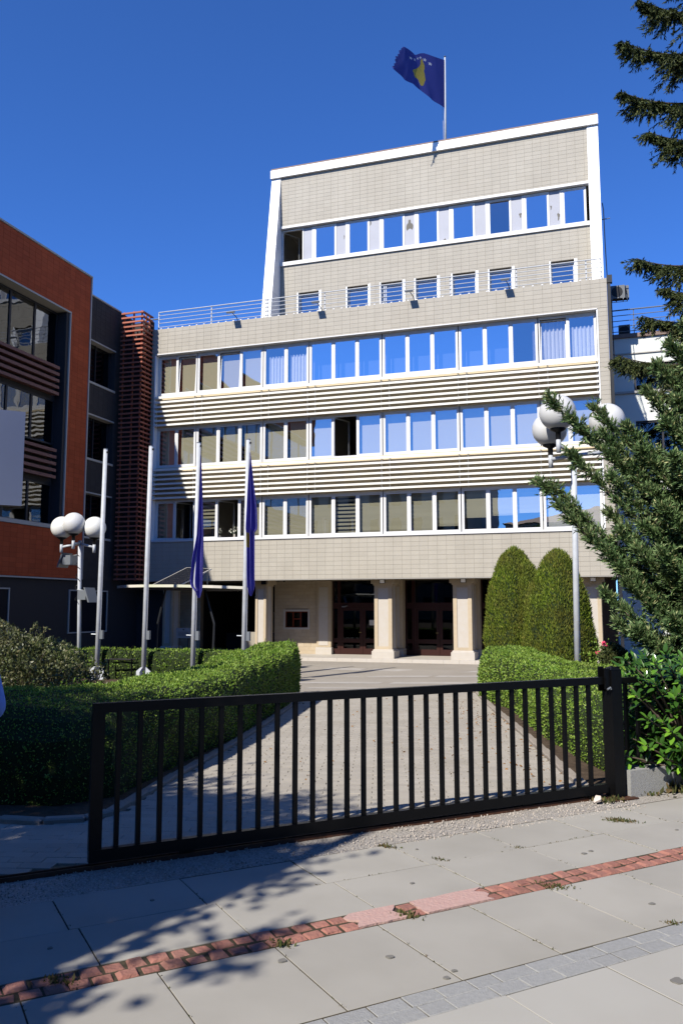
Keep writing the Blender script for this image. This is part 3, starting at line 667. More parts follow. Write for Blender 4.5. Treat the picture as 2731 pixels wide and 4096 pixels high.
for i, (a, c) in enumerate(TP):
    x0, x1 = a-0.06, c+0.055
    win = build('window', sash(x0, x1, wy, 17.965, 19.63, 0.055, 0.08), 'frame_white', bld)
    sw = 1.0 if i == 0 else 0.0
    build('sash', sash(a, c, wy+0.012, 18.025, 19.57, 0.04, 0.05, swing=sw), 'frame_white', win)
    build('pane', pane_box(a+0.04, c-0.04, wy+0.03, 18.065, 19.53, 0.035 if i == 6 else 0, sw), 'pane_clear' if i in (0, 6) else 'pane_mirror', win)
    if i < 8:
        n0 = TP[i+1][0]-0.06; p0, p1 = x1+0.008, n0-0.10
        b = MB(); b.box(p0, p1, wy+0.02, wy+0.07, 17.965, 19.63); pn = build('infill_panel', b, 'panel_grey', bld)
        build('mullion', MB().box(p1+0.006, n0-0.055, wy-0.01, wy+0.09, 17.965, 19.63), 'frame_white', bld); build('mullion', MB().box(n0-0.048, n0-0.006, wy, wy+0.09, 17.965, 19.63), 'frame_white', bld)
        for (px, pz, rx, rz) in {1: [(0.85, 18.9, 0.02, 0.1)], 3: [(0.5, 19.0, 0.16, 0.22)], 4: [(0.55, 18.1, 0.05, 0.04)], 5: [], 6: [(0.85, 18.75, 0.05, 0.11)], 7: [(0.15, 18.9, 0.03, 0.1), (0.85, 18.45, 0.05, 0.17)], 2: [(0.1, 19.4, 0.03, 0.12)]}.get(i, []):
            bb = MB(); ring = []
            for t in range(14):
                an = 2*math.pi*t/14; rr_ = 1+0.3*math.sin(3*an+i)+0.2*math.sin(5*an); ring.append((min(max(p0+(p1-p0)*px+rx*rr_*math.cos(an), p0+0.004), p1-0.004), pz+rz*rr_*math.sin(an)))
            m0 = len(bb.v); bb.v += [(x, wy+0.016, z) for x, z in ring]; bb.f.append(tuple(range(m0, m0+14))); bb.mi.append(0)
            build('peeled_patch', bb, 'peeled', pn)
for a, c in SW:
    win = build('window', sash(a, c, T+0.20, 13.9, 16.30, 0.07, 0.07), 'frame_white', bld)
    build('pane', pane_box(a+0.07, c-0.07, T+0.225, 13.95, 16.2), 'pane_clear', win)
    b = MB(); b.box(c-0.012, c+0.11, T-0.02, T+0.2, 13.9, 16.38); b.box(a-0.045, a+0.012, T-0.02, T+0.2, 13.9, 16.38); build('window_trim', b, 'metal_white', win)
# terrace railing
rail = build('railing', MB().tube([(-19.22, D+0.15, 15.03), (0.17, D+0.15, 15.03), (0.17, D+2.0, 15.03)], 0.024, 8), 'pole_white', bld)
for z in (14.87, 14.69, 14.51, 14.32):
    build('rail', MB().tube([(-19.22, D+0.15, z), (0.17, D+0.15, z), (0.17, D+2.0, z)], 0.015, 6), 'pole_white', rail)
for x in (-19.22, -16.55, -13.89, -13.81, -11.17, -8.53, -8.45, -5.74, -3.07, -0.40, 0.17):
    b = MB(); b.box(x-0.022, x+0.022, D+0.168, D+0.20, 14.0, 15.04); build('rail_post', b, 'pole_white', rail)
cl = MB(); x = -16.106-9*PU
while x < XR-0.1:
    if x > XL+0.05: cl.box(x-0.035, x+0.035, D-0.006, D+0.1, 14.172, 14.20)
    x += PU
build('coping_clips', cl, 'metal_white', bld)['kind'] = 'stuff'

# entrance loggia
Yc, Yb, FZ = D+0.86, 35.3, -0.515
b = MB(); b.box(-19.4, 0.3, 32.62, 42, FZ-0.16, FZ); fl = build('step', b, 'limestone', bld)
x = -19.4
while x < 0.2:
    b = MB(); b.cbox(x, min(x+0.62, 0.3), 32.50, 32.86, FZ-0.14, FZ+0.012, 0.008); build('step_slab', b, 'limestone', fl); x += 0.626
def column(x0, x1):
    b = MB(); b.box(x0, x1, Yc+0.03, Yc+0.74, -0.15, 2.46)
    c = build('column', b, 'limestone', bld); e = 0.13*(x1-x0)/0.74+0.02
    f = MB()     # raised border round a sunk front panel
    f.box(x0-0.003, x0+e, Yc, Yc+0.028, -0.15, 2.46); f.box(x1-e, x1+0.003, Yc, Yc+0.028, -0.15, 2.46); f.box(x0+e, x1-e, Yc, Yc+0.028, -0.15, -0.03); f.box(x0+e, x1-e, Yc, Yc+0.028, 2.35, 2.46)
    build('panel_border', f, 'travertine', c)
    f = MB(); f.box(x1, x1+0.02, Yc+0.05, Yc+0.18, -0.15, 2.46); f.box(x1, x1+0.02, Yc+0.58, Yc+0.72, -0.15, 2.46); build('panel_border', f, 'travertine', c)
    p = MB(); p.cbox(x0-0.10, x1+0.10, Yc-0.10, Yc+0.84, FZ, -0.22, 0.01); p.cbox(x0-0.06, x1+0.06, Yc-0.06, Yc+0.80, -0.22, -0.152, 0.03); build('plinth', p, 'limestone', c)
    p = MB(); p.box(x0-0.04, x1+0.04, Yc-0.04, Yc+0.78, 2.46, 2.53); p.box(x0-0.12, x1+0.14, Yc-0.12, Yc+0.86, 2.53, 2.735); build('capital', p, 'travertine', c)
for x0, x1 in ((-19.05, -18.61), (-14.55, -14.06), (-9.22, -8.48), (-5.95, -5.21), (-0.95, -0.28)): column(x0, x1)
# back wall: travertine courses, each block a piece
def ashlar(x0, x1, z0, z1, y, holes=(), h=0.155):
    core = MB()
    xs2 = sorted({x0, x1, *[v for hh in holes for v in hh[:2]]}); zs2 = sorted({z0, z1, *[v for hh in holes for v in hh[2:]]})
    for xa, xb in zip(xs2, xs2[1:]):
        for za, zb in zip(zs2, zs2[1:]):
            if not any(hh[0] <= xa and xb <= hh[1] and hh[2] <= za and zb <= hh[3] for hh in holes): core.box(xa, xb, y+0.012, y+0.3, za, zb)
    wl = build('stone_wall', core, 'travertine_joint', bld)
    z = z0
    while z < z1-0.02:
        zz = min(z+h, z1); x = x0 - random.uniform(0, 0.3)
        while x < x1-0.02:
            L = random.uniform(0.28, 0.52); a, c = max(x, x0), min(x+L, x1); x += L
            segs = [(a, c)]
            for hh in holes:
                if zz > hh[2]+0.01 and z < hh[3]-0.01:
                    segs = [s for (p, q) in segs for s in ((p, min(q, hh[0])), (max(p, hh[1]), q)) if s[1]-s[0] > 0.02]
            for (p, q) in segs:
                bb = MB(); bb.box(p+0.002, q-0.002, y-random.uniform(0, 0.004), y+0.012, z+0.002, zz-0.002); build('stone_block', bb, 'travertine', wl)
        z = zz
ashlar(-14.55, -12.47, FZ, 2.735, Yb, holes=[(-14.03, -12.92, 0.60, 1.37)])
ashlar(-19.4, -18.3, FZ, 2.735, Yb)
for x0, x1, y0, z0 in ((-12.47, -11.80, Yb-0.10, FZ), (-8.98, -8.47, Yb-0.35, FZ), (-5.45, -5.17, Yb-0.35, FZ)):
    b = MB(); b.box(x0, x1, y0, Yb+0.5, -0.2, 2.735); pl = build('pilaster', b, 'travertine', bld)
    b = MB(); b.box(x0+0.10, x1-0.14, y0-0.012, y0-0.002, -0.12, 1.55); b.box(x0+0.10, x1-0.14, y0-0.012, y0-0.002, 1.56, 2.45); build('pilaster_panel', b, 'limestone', pl)
    b = MB(); b.cbox(x0-0.04, x1+0.04, y0-0.06, Yb+0.4, FZ, -0.21, 0.02); build('plinth', b, 'limestone', pl)
# ticket window in the stone wall
b = sash(-14.11, -12.84, Yb-0.03, 0.565, 1.46, 0.085, 0.06); hw = build('hatch_window', b, 'limestone', bld)
build('hatch_frame', sash(-14.02, -12.93, Yb+0.05, 0.655, 1.37, 0.035, 0.05), 'window_wood', hw)
b = MB()
for x in (-13.66, -13.30): b.box(x-0.03, x+0.03, Yb+0.052, Yb+0.10, 0.69, 1.335)
b.box(-13.63, -13.33, Yb+0.052, Yb+0.10, 1.01, 1.06); build('hatch_bar', b, 'window_wood', hw)
build('pane', MB().box(-13.99, -12.96, Yb+0.075, Yb+0.083, 0.69, 1.335), 'pane_door', hw)
b = MB(); b.box(-14.1, -12.8, Yb+0.9, Yb+1.0, 0.3, 1.8); build('hatch_back', b, 'room', hw)
# timber door bays
def door_bay(x0, x1, side=0.30):
    yd = Yb+0.12
    b = MB(); b.box(x0, x1, yd, yd+0.1, 1.50, 1.76); b.box(x0, x0+0.06, yd, yd+0.1, FZ, 1.50); b.box(x1-0.06, x1, yd, yd+0.1, FZ, 1.50)
    b.box(x0, x0+0.06, yd, yd+0.1, 1.76, 2.735); b.box(x1-0.06, x1, yd, yd+0.1, 1.76, 2.735)
    a, c = x0+0.06+side, x1-0.06-side
    for xx in (a, c): b.box(xx-0.07, xx+0.07, yd-0.002, yd+0.1, FZ, 1.498); b.box(xx-0.07, xx+0.07, yd-0.002, yd+0.1, 1.762, 2.735)
    for xa, xb in ((x0+0.06, a-0.07), (c+0.07, x1-0.06)):
        b.box(xa, xb, yd, yd+0.09, FZ, -0.27); b.box(xa, xb, yd, yd+0.09, 0.0, 0.18)
    dr = build('door_frame', b, 'door_wood', bld)
    for xa, xb in ((x0+0.06, a-0.07), (c+0.07, x1-0.06)):
        for za, zb in ((-0.27, 0.0), (0.18, 1.5)): build('pane', MB().box(xa, xb, yd+0.04, yd+0.048, za, zb), 'pane_door', dr)
    for xa, xb in ((x0+0.06, a-0.07), (a+0.07, c-0.07), (c+0.07, x1-0.06)): build('pane', MB().box(xa, xb, yd+0.04, yd+0.048, 1.76, 2.735), 'pane_door', dr)
    mid = (a+c)/2
    for xa, xb in ((a+0.075, mid-0.006), (mid+0.006, c-0.075)):
        b = MB(); st = 0.13
        b.box(xa, xa+st, yd+0.01, yd+0.07, FZ+0.01, 1.49); b.box(xb-st, xb, yd+0.01, yd+0.07, FZ+0.01, 1.49)
        for za, zb in ((FZ+0.01, -0.25), (0.0, 0.18), (1.41, 1.49)): b.box(xa+st, xb-st, yd+0.01, yd+0.07, za, zb)
        leaf = build('door_leaf', b, 'door_wood', dr)
        for za, zb in ((-0.25, 0.0), (0.18, 1.41)): build('door_pane', MB().box(xa+st, xb-st, yd+0.035, yd+0.043, za, zb), 'pane_door', dr)
    b = MB(); b.tube([(mid-0.07, yd-0.05, 0.46), (mid-0.07, yd+0.012, 0.46)], 0.012, 8); b.tube([(mid-0.07, yd-0.045, 0.46), (mid-0.16, yd-0.045, 0.46)], 0.01, 8); build('door_handle', b, 'brass', dr)
    return dr
d1 = door_bay(-11.80, -9.0, 0.24); door_bay(-8.46, -5.47); door_bay(-5.16, -2.3); door_bay(-2.2, -0.9)
b = MB(); b.box(-10.10, -9.84, Yb+0.148, Yb+0.15, 0.77, 1.0); build('notice', b, 'paper', d1)
b = MB(); b.box(-11.35, -11.18, Yb+0.06, Yb+0.118, 1.56, 1.61); b.box(-11.20, -11.10, Yb+0.07, Yb+0.118, 1.60, 1.63); build('door_closer', b, 'galvanised', d1)
b = MB(); b.box(-11.8, -0.5, 39.5, 39.7, FZ, 2.74); b.box(-11.9, -11.8, Yb+0.5, 39.7, FZ, 2.74); b.box(-19.4, -11.9, 41.5, 41.7, FZ, 2.74); b.box(-14.6, -14.5, Yb+0.3, 41.5, FZ, 2.74); b.box(-0.9, 0.3, Yb, Yb+0.3, FZ, 2.74)
b.box(XL, XL+0.15, Yb+0.3, 41.6, FZ, 2.74); b.box(-0.2, 0.3, Yb+0.3, 41.6, FZ, 2.74)
build('lobby_wall', b, 'room_floor', bld)
b = MB(); b.box(-17.6, -16.3, 41.35, 41.45, -0.3, 1.3); build('passage_door', b, 'wall_beige', bld)
b = MB(); b.box(-15.6, -14.75, 34.3, 34.5, FZ, 0.46); build('low_wall', b, 'wall_beige', bld)
b = MB(); b.box(-18.25, -14.6, 38.0, 38.1, FZ, 0.3); build('counter', b, 'dark_steel', bld)
b = MB(); b.lathe([(0.0, -0.10), (0.035, -0.09), (0.05, -0.05), (0.05, 0.0)], -13.25, 33.2, 2.735, 10); build('soffit_camera', b, 'dark_steel', bld)
b = MB(); b.box(XR+0.01, XR+0.13, D+0.08, D+0.22, -0.5, 14.0); b.box(XR+0.0, XR+0.2, D+0.05, D+0.25, 14.0, 14.3); build('downpipe', b, 'dark_steel', bld)
b = MB(); b.tube([(0.32, T-0.2, 18.6), (0.36, T-0.4, 18.2), (0.37, T-0.8, 16.5), (0.40, T-1.3, 14.6), (0.5, D+0.3, 13.4), (0.52, D+0.35, 11.0)], 0.02, 6); build('cable', b, 'black_plastic', bld)
b = MB(); b.tube([(0.27, T+0.1, 18.0), (0.62, T+0.1, 18.02)], 0.02, 6); build('spout', b, 'galvanised', bld)

# floodlights on the parapet
for x, lab in ((-15.19, 'small floodlight on an arm over the parapet, nearest the slatted corner screen'), (-11.25, 'small floodlight on an arm over the parapet, second from the slatted corner screen'),
               (-7.22, 'small floodlight on an arm over the parapet, below the roof flag'), (-3.34, 'small floodlight on an arm over the parapet, nearest the air conditioners')):
    f = thing('parapet_floodlight', lab, 'floodlight', (x, D+0.05, 14.17), 'floodlights along the parapet')
    build('arm', MB().tube([(x, D+0.10, 14.15), (x-0.02, D-0.05, 14.30), (x-0.10, D-0.40, 14.42)], 0.016, 7), 'black_plastic', f)
    h = MB(); h.obox((x-0.26, D-0.58, 14.32), (0.30, 0, 0), (0, 0.26, 0.09), (0, -0.02, 0.055)); hd = build('head', h, 'galvanised', f)
    h = MB(); h.obox((x-0.24, D-0.565, 14.312), (0.26, 0, 0), (0, 0.22, 0.076), (0, -0.002, 0.007)); build('lens', h, 'lamp_glass', hd)
for x, lab in ((-14.05, 'dark square floodlight under the soffit, at the narrow column by the dark passage'), (-8.80, 'square floodlight under the soffit between the two timber entrance doors'),
               (-5.48, 'square floodlight under the soffit on the column beside the clipped cypresses'), (-0.55, 'square floodlight under the soffit behind the tall lamp pole')):
    f = thing('soffit_floodlight', lab, 'floodlight', (x, Yc-0.16, 2.70), 'floodlights under the soffit')
    h = MB(); h.obox((x-0.11, Yc-0.30, 2.53), (0.22, 0, 0), (0, 0.06, 0.02), (0, -0.05, 0.16)); hd = build('housing', h, 'black_plastic', f)
    h = MB(); h.obox((x-0.09, Yc-0.308, 2.545), (0.18, 0, 0), (0, 0.004, 0.001), (0, -0.042, 0.132)); build('lens', h, 'lamp_glass' if x > -14 else 'solar_cell', hd)
    h = MB(); h.box(x-0.04, x+0.04, Yc-0.24, Yc-0.12, 2.66, 2.69); build('mount', h, 'black_plastic', f)

# ------------------------------------------------------------------ orange wing on the left
WXp = -20.555
wing = thing('tiled_wing', 'terracotta and charcoal tiled wing in shade, with dark windows and maroon louvres', 'building', (WXp, 27, -0.62))
Y0, Y1 = 7.5, 29.10
b = MB()
b.box(WXp-9, WXp-0.007, Y0, Y1, 13.60, 15.56); b.box(WXp-9, WXp-0.007, 27.80, Y1, 4.62, 13.60); b.box(WXp-9, WXp-0.007, Y0, Y1, 2.72, 4.62)
build('wall', b, 'wall_terracotta', wing)
tw = Tiles(wing, 'tile_terracotta', 'side')
tw.region(WXp, 7.6, Y1-0.01, 2.73, 15.55, Y1-0.01-80*PU, 15.55-80*PV, holes=[(0, 27.80, 4.62, 13.60)])
tw.finish()
for nm, y0, y1, z0, z1, x1 in (('edge_trim', Y1+0.002, Y1+0.07, 2.70, 15.62, WXp+0.03), ('edge_trim', Y0, Y1+0.07, 15.565, 15.64, WXp+0.035), ('edge_trim', Y0, Y1, 2.66, 2.715, WXp+0.02)):
    b = MB(); b.box(WXp-0.3, x1, y0, y1, z0, z1); build(nm, b, 'trim_pale', wing)
b = MB(); b.box(WXp-0.55, WXp+0.035, 7.6, 27.80, 13.53, 13.598); b.box(WXp-0.55, WXp+0.035, 27.735, 27.798, 4.63, 13.53); b.box(WXp-0.55, WXp+0.05, 7.6, 27.735, 4.63, 4.78); build('reveal_trim', b, 'trim_pale', wing)
b = MB(); b.box(WXp-0.56, WXp-0.02, 27.55, 27.73, 4.79, 13.52); build('reveal_post', b, 'wall_charcoal', wing)
wx = WXp-0.50
for (z0, z1) in ((4.80, 6.45), (8.02, 9.85), (11.25, 13.50)):
    yy_ = [27.52, 26.15, 24.75, 23.30, 21.8, 20.3, 18.8, 17.3, 14.8, 12.3, 9.8, 7.65]
    for ya, yb in zip(yy_, yy_[1:]):
        b = MB(); b.box(wx, wx+0.07, yb, ya, z0, z0+0.07); b.box(wx, wx+0.07, yb, ya, z1-0.07, z1); b.box(wx, wx+0.07, yb, yb+0.05, z0+0.07, z1-0.07); b.box(wx, wx+0.07, ya-0.05, ya-0.002, z0+0.07, z1-0.07)
        wn_ = build('window', b, 'frame_dark', wing)
        build('pane', MB().box(wx+0.025, wx+0.035, yb+0.05, ya-0.052, z0+0.07, z1-0.07), 'pane_dark', wn_)
for base in (6.62, 9.98):
    b = MB(); b.box(wx-0.1, wx+0.06, 7.6, 27.54, base-0.16, base+1.26); build('spandrel', b, 'wall_charcoal', wing)
    for i in range(5):
        z = base + i*0.265; b = MB(); x0, x1 = WXp-0.40, WXp-0.06; y0, y1 = 7.6, 27.30
        b.v = [(x1, y0, z), (x1, y1, z), (x1, y1, z+0.12), (x1, y0, z+0.12), (x0, y0, z+0.04), (x0, y1, z+0.04), (x0, y1, z+0.15), (x0, y0, z+0.15)]
        b.f = [(0,1,2,3), (3,2,6,7), (1,0,4,5), (0,3,7,4), (2,1,5,6), (5,4,7,6)]; b.mi = [0]*6; build('slat', b, 'slat_maroon', wing)
b = MB(); b.box(wx-3, wx-2.9, 7.6, 29, 2.8, 13.5); b.box(wx-3, wx+0.1, 7.52, 7.6, 4.7, 13.5)
for z in (4.4, 7.6, 10.85): b.box(wx-3, wx-0.1, 7.6, 27.5, z, z+0.2)
build('room_shell', b, 'room', wing)
# recessed charcoal part beside it, up to the slatted corner
gx = WXp-0.12; GY0, GY1 = Y1+0.07, 32.6
GW = [(4.43, 6.40), (7.75, 9.75), (11.05, 12.98)]
b = MB(); zprev = 2.72
for (z0, z1) in GW: b.box(gx-6, gx-0.007, GY0, GY1, zprev, z0); b.box(gx-6, gx-0.007, 31.25, GY1, z0, z1); b.box(gx-6, gx-0.007, GY0, GY0+0.02, z0, z1); zprev = z1
b.box(gx-6, gx-0.007, GY0, GY1, zprev, 14.90); build('charcoal_wall', b, 'wall_charcoal', wing)
tg = Tiles(wing, 'tile_charcoal', 'side')
tg.region(gx, GY0+0.02, 31.55, 2.73, 14.88, 31.5-30*PU, 14.88-90*PV, holes=[(0, 31.25, z0, z1) for z0, z1 in GW])
tg.full.sort(key=lambda t: t[1]); V, F = [], []
for t in tg.full + tg.part:
    tm = tile_mesh('t', t[3], t[4], None, 'side'); i = len(V)
    V += [(v.co.x+t[0], v.co.y+t[1], v.co.z+t[2]) for v in tm.vertices]; F += [tuple(i+k for k in q.vertices) for q in tm.polygons]; bpy.data.meshes.remove(tm)
o = link('charcoal_tile_field', arrmesh('tile_field', V, F), 'tile_charcoal', wing); o['kind'] = 'stuff'
b = MB(); b.box(gx-0.3, gx+0.03, GY0, 31.6, 14.885, 14.95); build('edge_trim', b, 'trim_pale', wing)
for z0, z1 in GW:
    b = MB(); b.box(gx-0.35, gx+0.03, GY0+0.02, 31.25, z1-0.06, z1-0.002); w_ = build('window', b, 'trim_pale', wing)
    build('window_sill', MB().box(gx-0.35, gx+0.04, GY0+0.02, 31.25, z0+0.002, z0+0.09), 'trim_pale', w_)
    for y in (GY0+0.02, 30.15, 31.19): build('mullion', MB().box(gx-0.34, gx-0.28, y, y+0.06, z0+0.09, z1-0.06), 'frame_dark', w_)
    build('pane', MB().box(gx-0.315, gx-0.305, GY0+0.08, 31.19, z0+0.09, z1-0.06), 'pane_dark', w_)
# ground floor, set back and dark
b = MB(); b.box(gx-6, gx-0.02, Y0, 34.0, -0.7, 2.76); b.box(gx-0.03, XL+0.2, 33.6, 34.0, -0.7, 14.5)
build('ground_floor_wall', b, 'wall_charcoal', wing)
for y0, y1 in ((28.50, 31.20), (21.8, 25.0), (17.5, 20.8)):
    win = build('window', MB().box(gx-0.02, gx+0.03, y0, y0+0.05, 0.52, 2.28).box(gx-0.02, gx+0.03, y1-0.05, y1, 0.52, 2.28).box(gx-0.02, gx+0.03, y0+0.05, y1-0.05, 2.23, 2.28).box(gx-0.02, gx+0.03, y0+0.05, y1-0.05, 0.52, 0.57), 'trim_pale', wing)
    build('pane', MB().box(gx-0.018, gx-0.008, y0+0.05, y1-0.05, 0.57, 2.23), 'solar_cell', win)
    build('mullion', MB().box(gx-0.015, gx+0.02, y1-0.75, y1-0.69, 0.57, 2.23), 'frame_dark', win)
# slatted corner screen
scr = thing('slatted_screen', 'tall corner screen of brick red horizontal slats beside the beige front', 'screen', (-20, 31.5, 2.7))
sx0, sx1, sy0, sy1 = -20.50, -19.47, 31.46, D-0.03
z = 2.74
while z < 14.85:
    b = MB(); dz = 0.035
    # front blade and return blade, leaning outwards
    b.v = [(sx0, sy0-0.10, z), (sx1+0.10, sy0-0.10, z), (sx1+0.10, sy1, z), (sx1-0.02, sy1, z+0.02), (sx1-0.02, sy0+0.02, z+0.02), (sx0, sy0+0.02, z+0.02),
           (sx0, sy0-0.10, z+0.07), (sx1+0.10, sy0-0.10, z+0.07), (sx1+0.10, sy1, z+0.07), (sx1-0.02, sy1, z+0.09), (sx1-0.02, sy0+0.02, z+0.09), (sx0, sy0+0.02, z+0.09)]
    b.f = [(0,1,7,6), (1,2,8,7), (2,3,9,8), (3,4,10,9), (4,5,11,10), (5,0,6,11), (6,7,10,11), (7,8,9,10), (1,0,5,4), (2,1,4,3)]; b.mi = [0]*10
    build('slat', b, 'slat_red', scr); z += 0.21
for x, y in ((sx0+0.05, sy0+0.07), (sx0+0.55, sy0+0.07), (sx1-0.07, sy0+0.07), (sx1-0.07, sy0+0.42), (sx1-0.07, sy1-0.06)):
    b = MB(); b.box(x-0.03, x+0.03, y-0.03, y+0.03, 2.72, 14.86); build('upright', b, 'slat_red', scr)
b = MB(); b.box(gx-0.25, -19.46, D+0.03, D+0.2, 2.60, 14.6); build('screen_back', b, 'wall_charcoal', scr)
b = MB(); b.tube([(-20.4, D+0.1, 14.72), (-19.25, D+0.14, 14.72)], 0.03, 6); build('screen_tie', b, 'galvanised', scr)

# ------------------------------------------------------------------ white building behind on the right
wb = thing('white_building', 'pale plastered building behind the tower with a roof railing', 'building', (4, 38, -0.62))
Yw = 38.0
b = MB(); b.box(0.45, 1.40, Yw, Yw+8, -0.7, 13.5); b.box(1.40, 9.0, Yw, Yw+8, 11.95+0.35, 13.5)
for za, zb in ((-0.7, 4.6), (6.6, 8.0), (9.6+0.1, 11.05)): b.box(1.40, 9.0, Yw, Yw+8, za, zb)
for za, zb in ((4.6, 6.6), (8.0, 9.7), (11.05, 12.3)):
    b.box(3.6, 4.3, Yw, Yw+8, za, zb); b.box(6.5, 9.0, Yw, Yw+8, za, zb)
build('wall', b, 'plaster_white', wb)
b = MB(); b.box(0.44, 9.0, Yw-0.10, Yw+0.3, 13.5, 13.68); build('parapet_cap', b, 'coping_cap', wb)
b = MB(); b.box(0.44, 9.0, Yw-0.06, Yw-0.001, 12.75, 12.80); b.box(0.44, 9.0, Yw-0.10, Yw-0.001, 12.25, 12.30); b.box(0.44, 9.0, Yw-0.10, Yw-0.001, 10.95, 11.05); build('ledge', b, 'trim_pale', wb)
for x0, x1 in ((1.40, 3.6), (4.3, 6.5)):
    for z0, z1 in ((4.6, 6.6), (8.0, 9.7), (11.05, 12.3)):
        f = MB(); f.box(x0+0.002, x0+0.09, Yw+0.06, Yw+0.14, z0+0.002, z1-0.002); f.box(x1-0.09, x1-0.002, Yw+0.06, Yw+0.14, z0+0.002, z1-0.002); f.box(x0+0.09, x1-0.09, Yw+0.06, Yw+0.14, z1-0.09, z1-0.002); f.box(x0+0.09, x1-0.09, Yw+0.06, Yw+0.14, z0+0.002, z0+0.09); f.box((x0+x1)/2-0.04, (x0+x1)/2+0.04, Yw+0.06, Yw+0.14, z0+0.09, z1-0.09)
        wn_ = build('window', f, 'frame_dark', wb); build('pane', MB().box(x0+0.09, x1-0.09, Yw+0.09, Yw+0.10, z0+0.09, z1-0.09), 'pane_dark', wn_)
b = MB(); b.box(0.9, 9, Yw+4, Yw+4.2, -0.5, 13.4); build('room_shell', b, 'room', wb)
rl = build('roof_railing', MB().tube([(0.5, Yw+0.1, 14.85), (9.0, Yw+0.1, 14.85)], 0.03, 6), 'galvanised', wb)
for z in (14.6, 14.35, 14.1, 13.85): build('rail', MB().tube([(0.5, Yw+0.1, z), (9.0, Yw+0.1, z)], 0.018, 6), 'galvanised', rl)
for x in (0.55, 1.5, 3.0, 4.5, 6.0, 7.5): build('rail_post', MB().tube([(x, Yw+0.13, 13.6), (x, Yw+0.13, 14.85)], 0.02, 6), 'galvanised', rl)
def aircon(x, y, z, lab, wd=0.62):
    a = thing('air_conditioner', lab, 'air conditioner', (x, y, z), 'air conditioners on the tower side')
    build('case', MB().cbox(x, x+wd, y, y+0.32, z, z+0.58, 0.02), 'aircon_case', a)
    gl = MB(); gl.lathe([(0.0, 0), (0.21, 0), (0.23, 0.012), (0.0, 0.014)], 0, 0, 0, 20); gl.v = [(x+wd*0.48+px, y-0.003-pz, z+0.29+py) for px, py, pz in gl.v]; build('fan_grille', gl, 'black_plastic', a)
    br = MB(); br.box(x+0.06, x+0.10, y, y+0.36, z-0.04, z-0.002); br.box(x+wd-0.10, x+wd-0.06, y, y+0.36, z-0.04, z-0.002); br.box(x-0.25, x+wd-0.05, y+0.33, y+0.36, z-0.05, z-0.042); build('bracket', br, 'galvanised', a)
aircon(0.50, T+0.9, 14.75, 'air conditioner box nearest the terrace railing, on the tower side')
aircon(0.72, T+2.6, 15.35, 'air conditioner box farther back, just above the other one')
aircon(0.85, Yw+0.6, 13.75, 'air conditioner standing on the white building roof behind the railing', 0.5)

# ------------------------------------------------------------------ sliding gate, post, fence
gate = thing('sliding_gate', 'long black steel sliding gate of upright bars across the path', 'gate', (*GP(2.1, 0), 0))
def gbox(bb, s0, s1, q0, q1, z0, z1):
    p = Vector((*GP(s0, q0), z0)); bb.obox(p, Vector((*(gu*(s1-s0)), 0)), Vector((*(gn*(q1-q0)), 0)), (0, 0, z1-z0)); return bb
build('top_rail', gbox(MB(), 0.0, 4.23, -0.02, 0.03, 0.94, 1.0), 'iron_black', gate)
build('bottom_rail', gbox(MB(), 0.0, 4.23, -0.02, 0.03, 0.045, 0.118), 'iron_black', gate)
build('end_stile', gbox(MB(), -0.002, 0.075, -0.018, 0.028, 0.118, 0.94), 'iron_black', gate)
me = gbox(MB(), -0.0145, 0.0145, -0.010, 0.020, 0.118, 0.94).mesh('bar'); me.materials.append(MATS['iron_black'])
for v in me.vertices: v.co.x -= G0.x; v.co.y -= G0.y
for k in range(31):
    s = 0.165+0.1345*k
    if s < 4.2: p = gu*s + G0; piece('bar', me, gate, (p.x, p.y, 0))
for s in (0.62, 3.4): build('roller', gbox(MB(), s-0.05, s+0.05, 0.012, 0.03, 0.024, 0.045), 'iron_black', gate)
post = thing('gate_post', 'square black steel gate post with a pyramid cap and catch plates', 'post', (*GP(4.33, 0.03), 0))
pb = gbox(MB(), 4.272, 4.388, -0.058, 0.058, -0.05, 1.06); build('shaft', pb, 'iron_black', post)
c = MB(); i = 0; ring = [GP(4.268, -0.062), GP(4.392, -0.062), GP(4.392, 0.062), GP(4.268, 0.062)]
c.v = [(x, y, 1.06) for x, y in ring] + [(*GP(4.33, 0), 1.092)]; c.f = [(0,1,4), (1,2,4), (2,3,4), (3,0,4), (3,2,1,0)]; c.mi = [0]*5; build('cap', c, 'iron_black', post)
build('catch_plate', gbox(MB(), 4.215, 4.272, 0.03, 0.045, 0.88, 1.085), 'iron_black', post); build('catch_plate', gbox(MB(), 4.215, 4.272, -0.045, -0.03, 0.90, 1.075), 'iron_black', post)
build('catch_plate', gbox(MB(), 4.388, 4.45, 0.02, 0.035, 0.86, 1.08), 'iron_black', post)
build('latch', MB().tube([(*GP(4.22, -0.06), 0.90), (*GP(4.25, -0.065), 0.915), (*GP(4.256, -0.065), 0.90)], 0.009, 6), 'galvanised', post)
build('base_plate', gbox(MB(), 4.20, 4.46, -0.13, 0.13, -0.004, 0.006), 'rust', post)
fence = thing('iron_fence', 'black iron fence on a concrete base, half hidden by the glossy laurel', 'fence', (*GP(6.5, 0.06), 0))
build('fence_rail', gbox(MB(), 4.47, 9.5, 0.04, 0.08, 0.93, 0.98), 'iron_black', fence); build('fence_rail', gbox(MB(), 4.47, 9.5, 0.04, 0.08, 0.26, 0.30), 'iron_black', fence)
for k in range(36): build('fence_bar', gbox(MB(), 4.53+k*0.135, 4.558+k*0.135, 0.045, 0.075, 0.22, 0.929), 'iron_black', fence)
s = 4.43
while s < 9.4:
    pl_ = gbox(MB(), s, s+1.24, -0.075, 0.10, -0.1, 0.215); build('base_block', pl_, 'granite', fence); s += 1.245

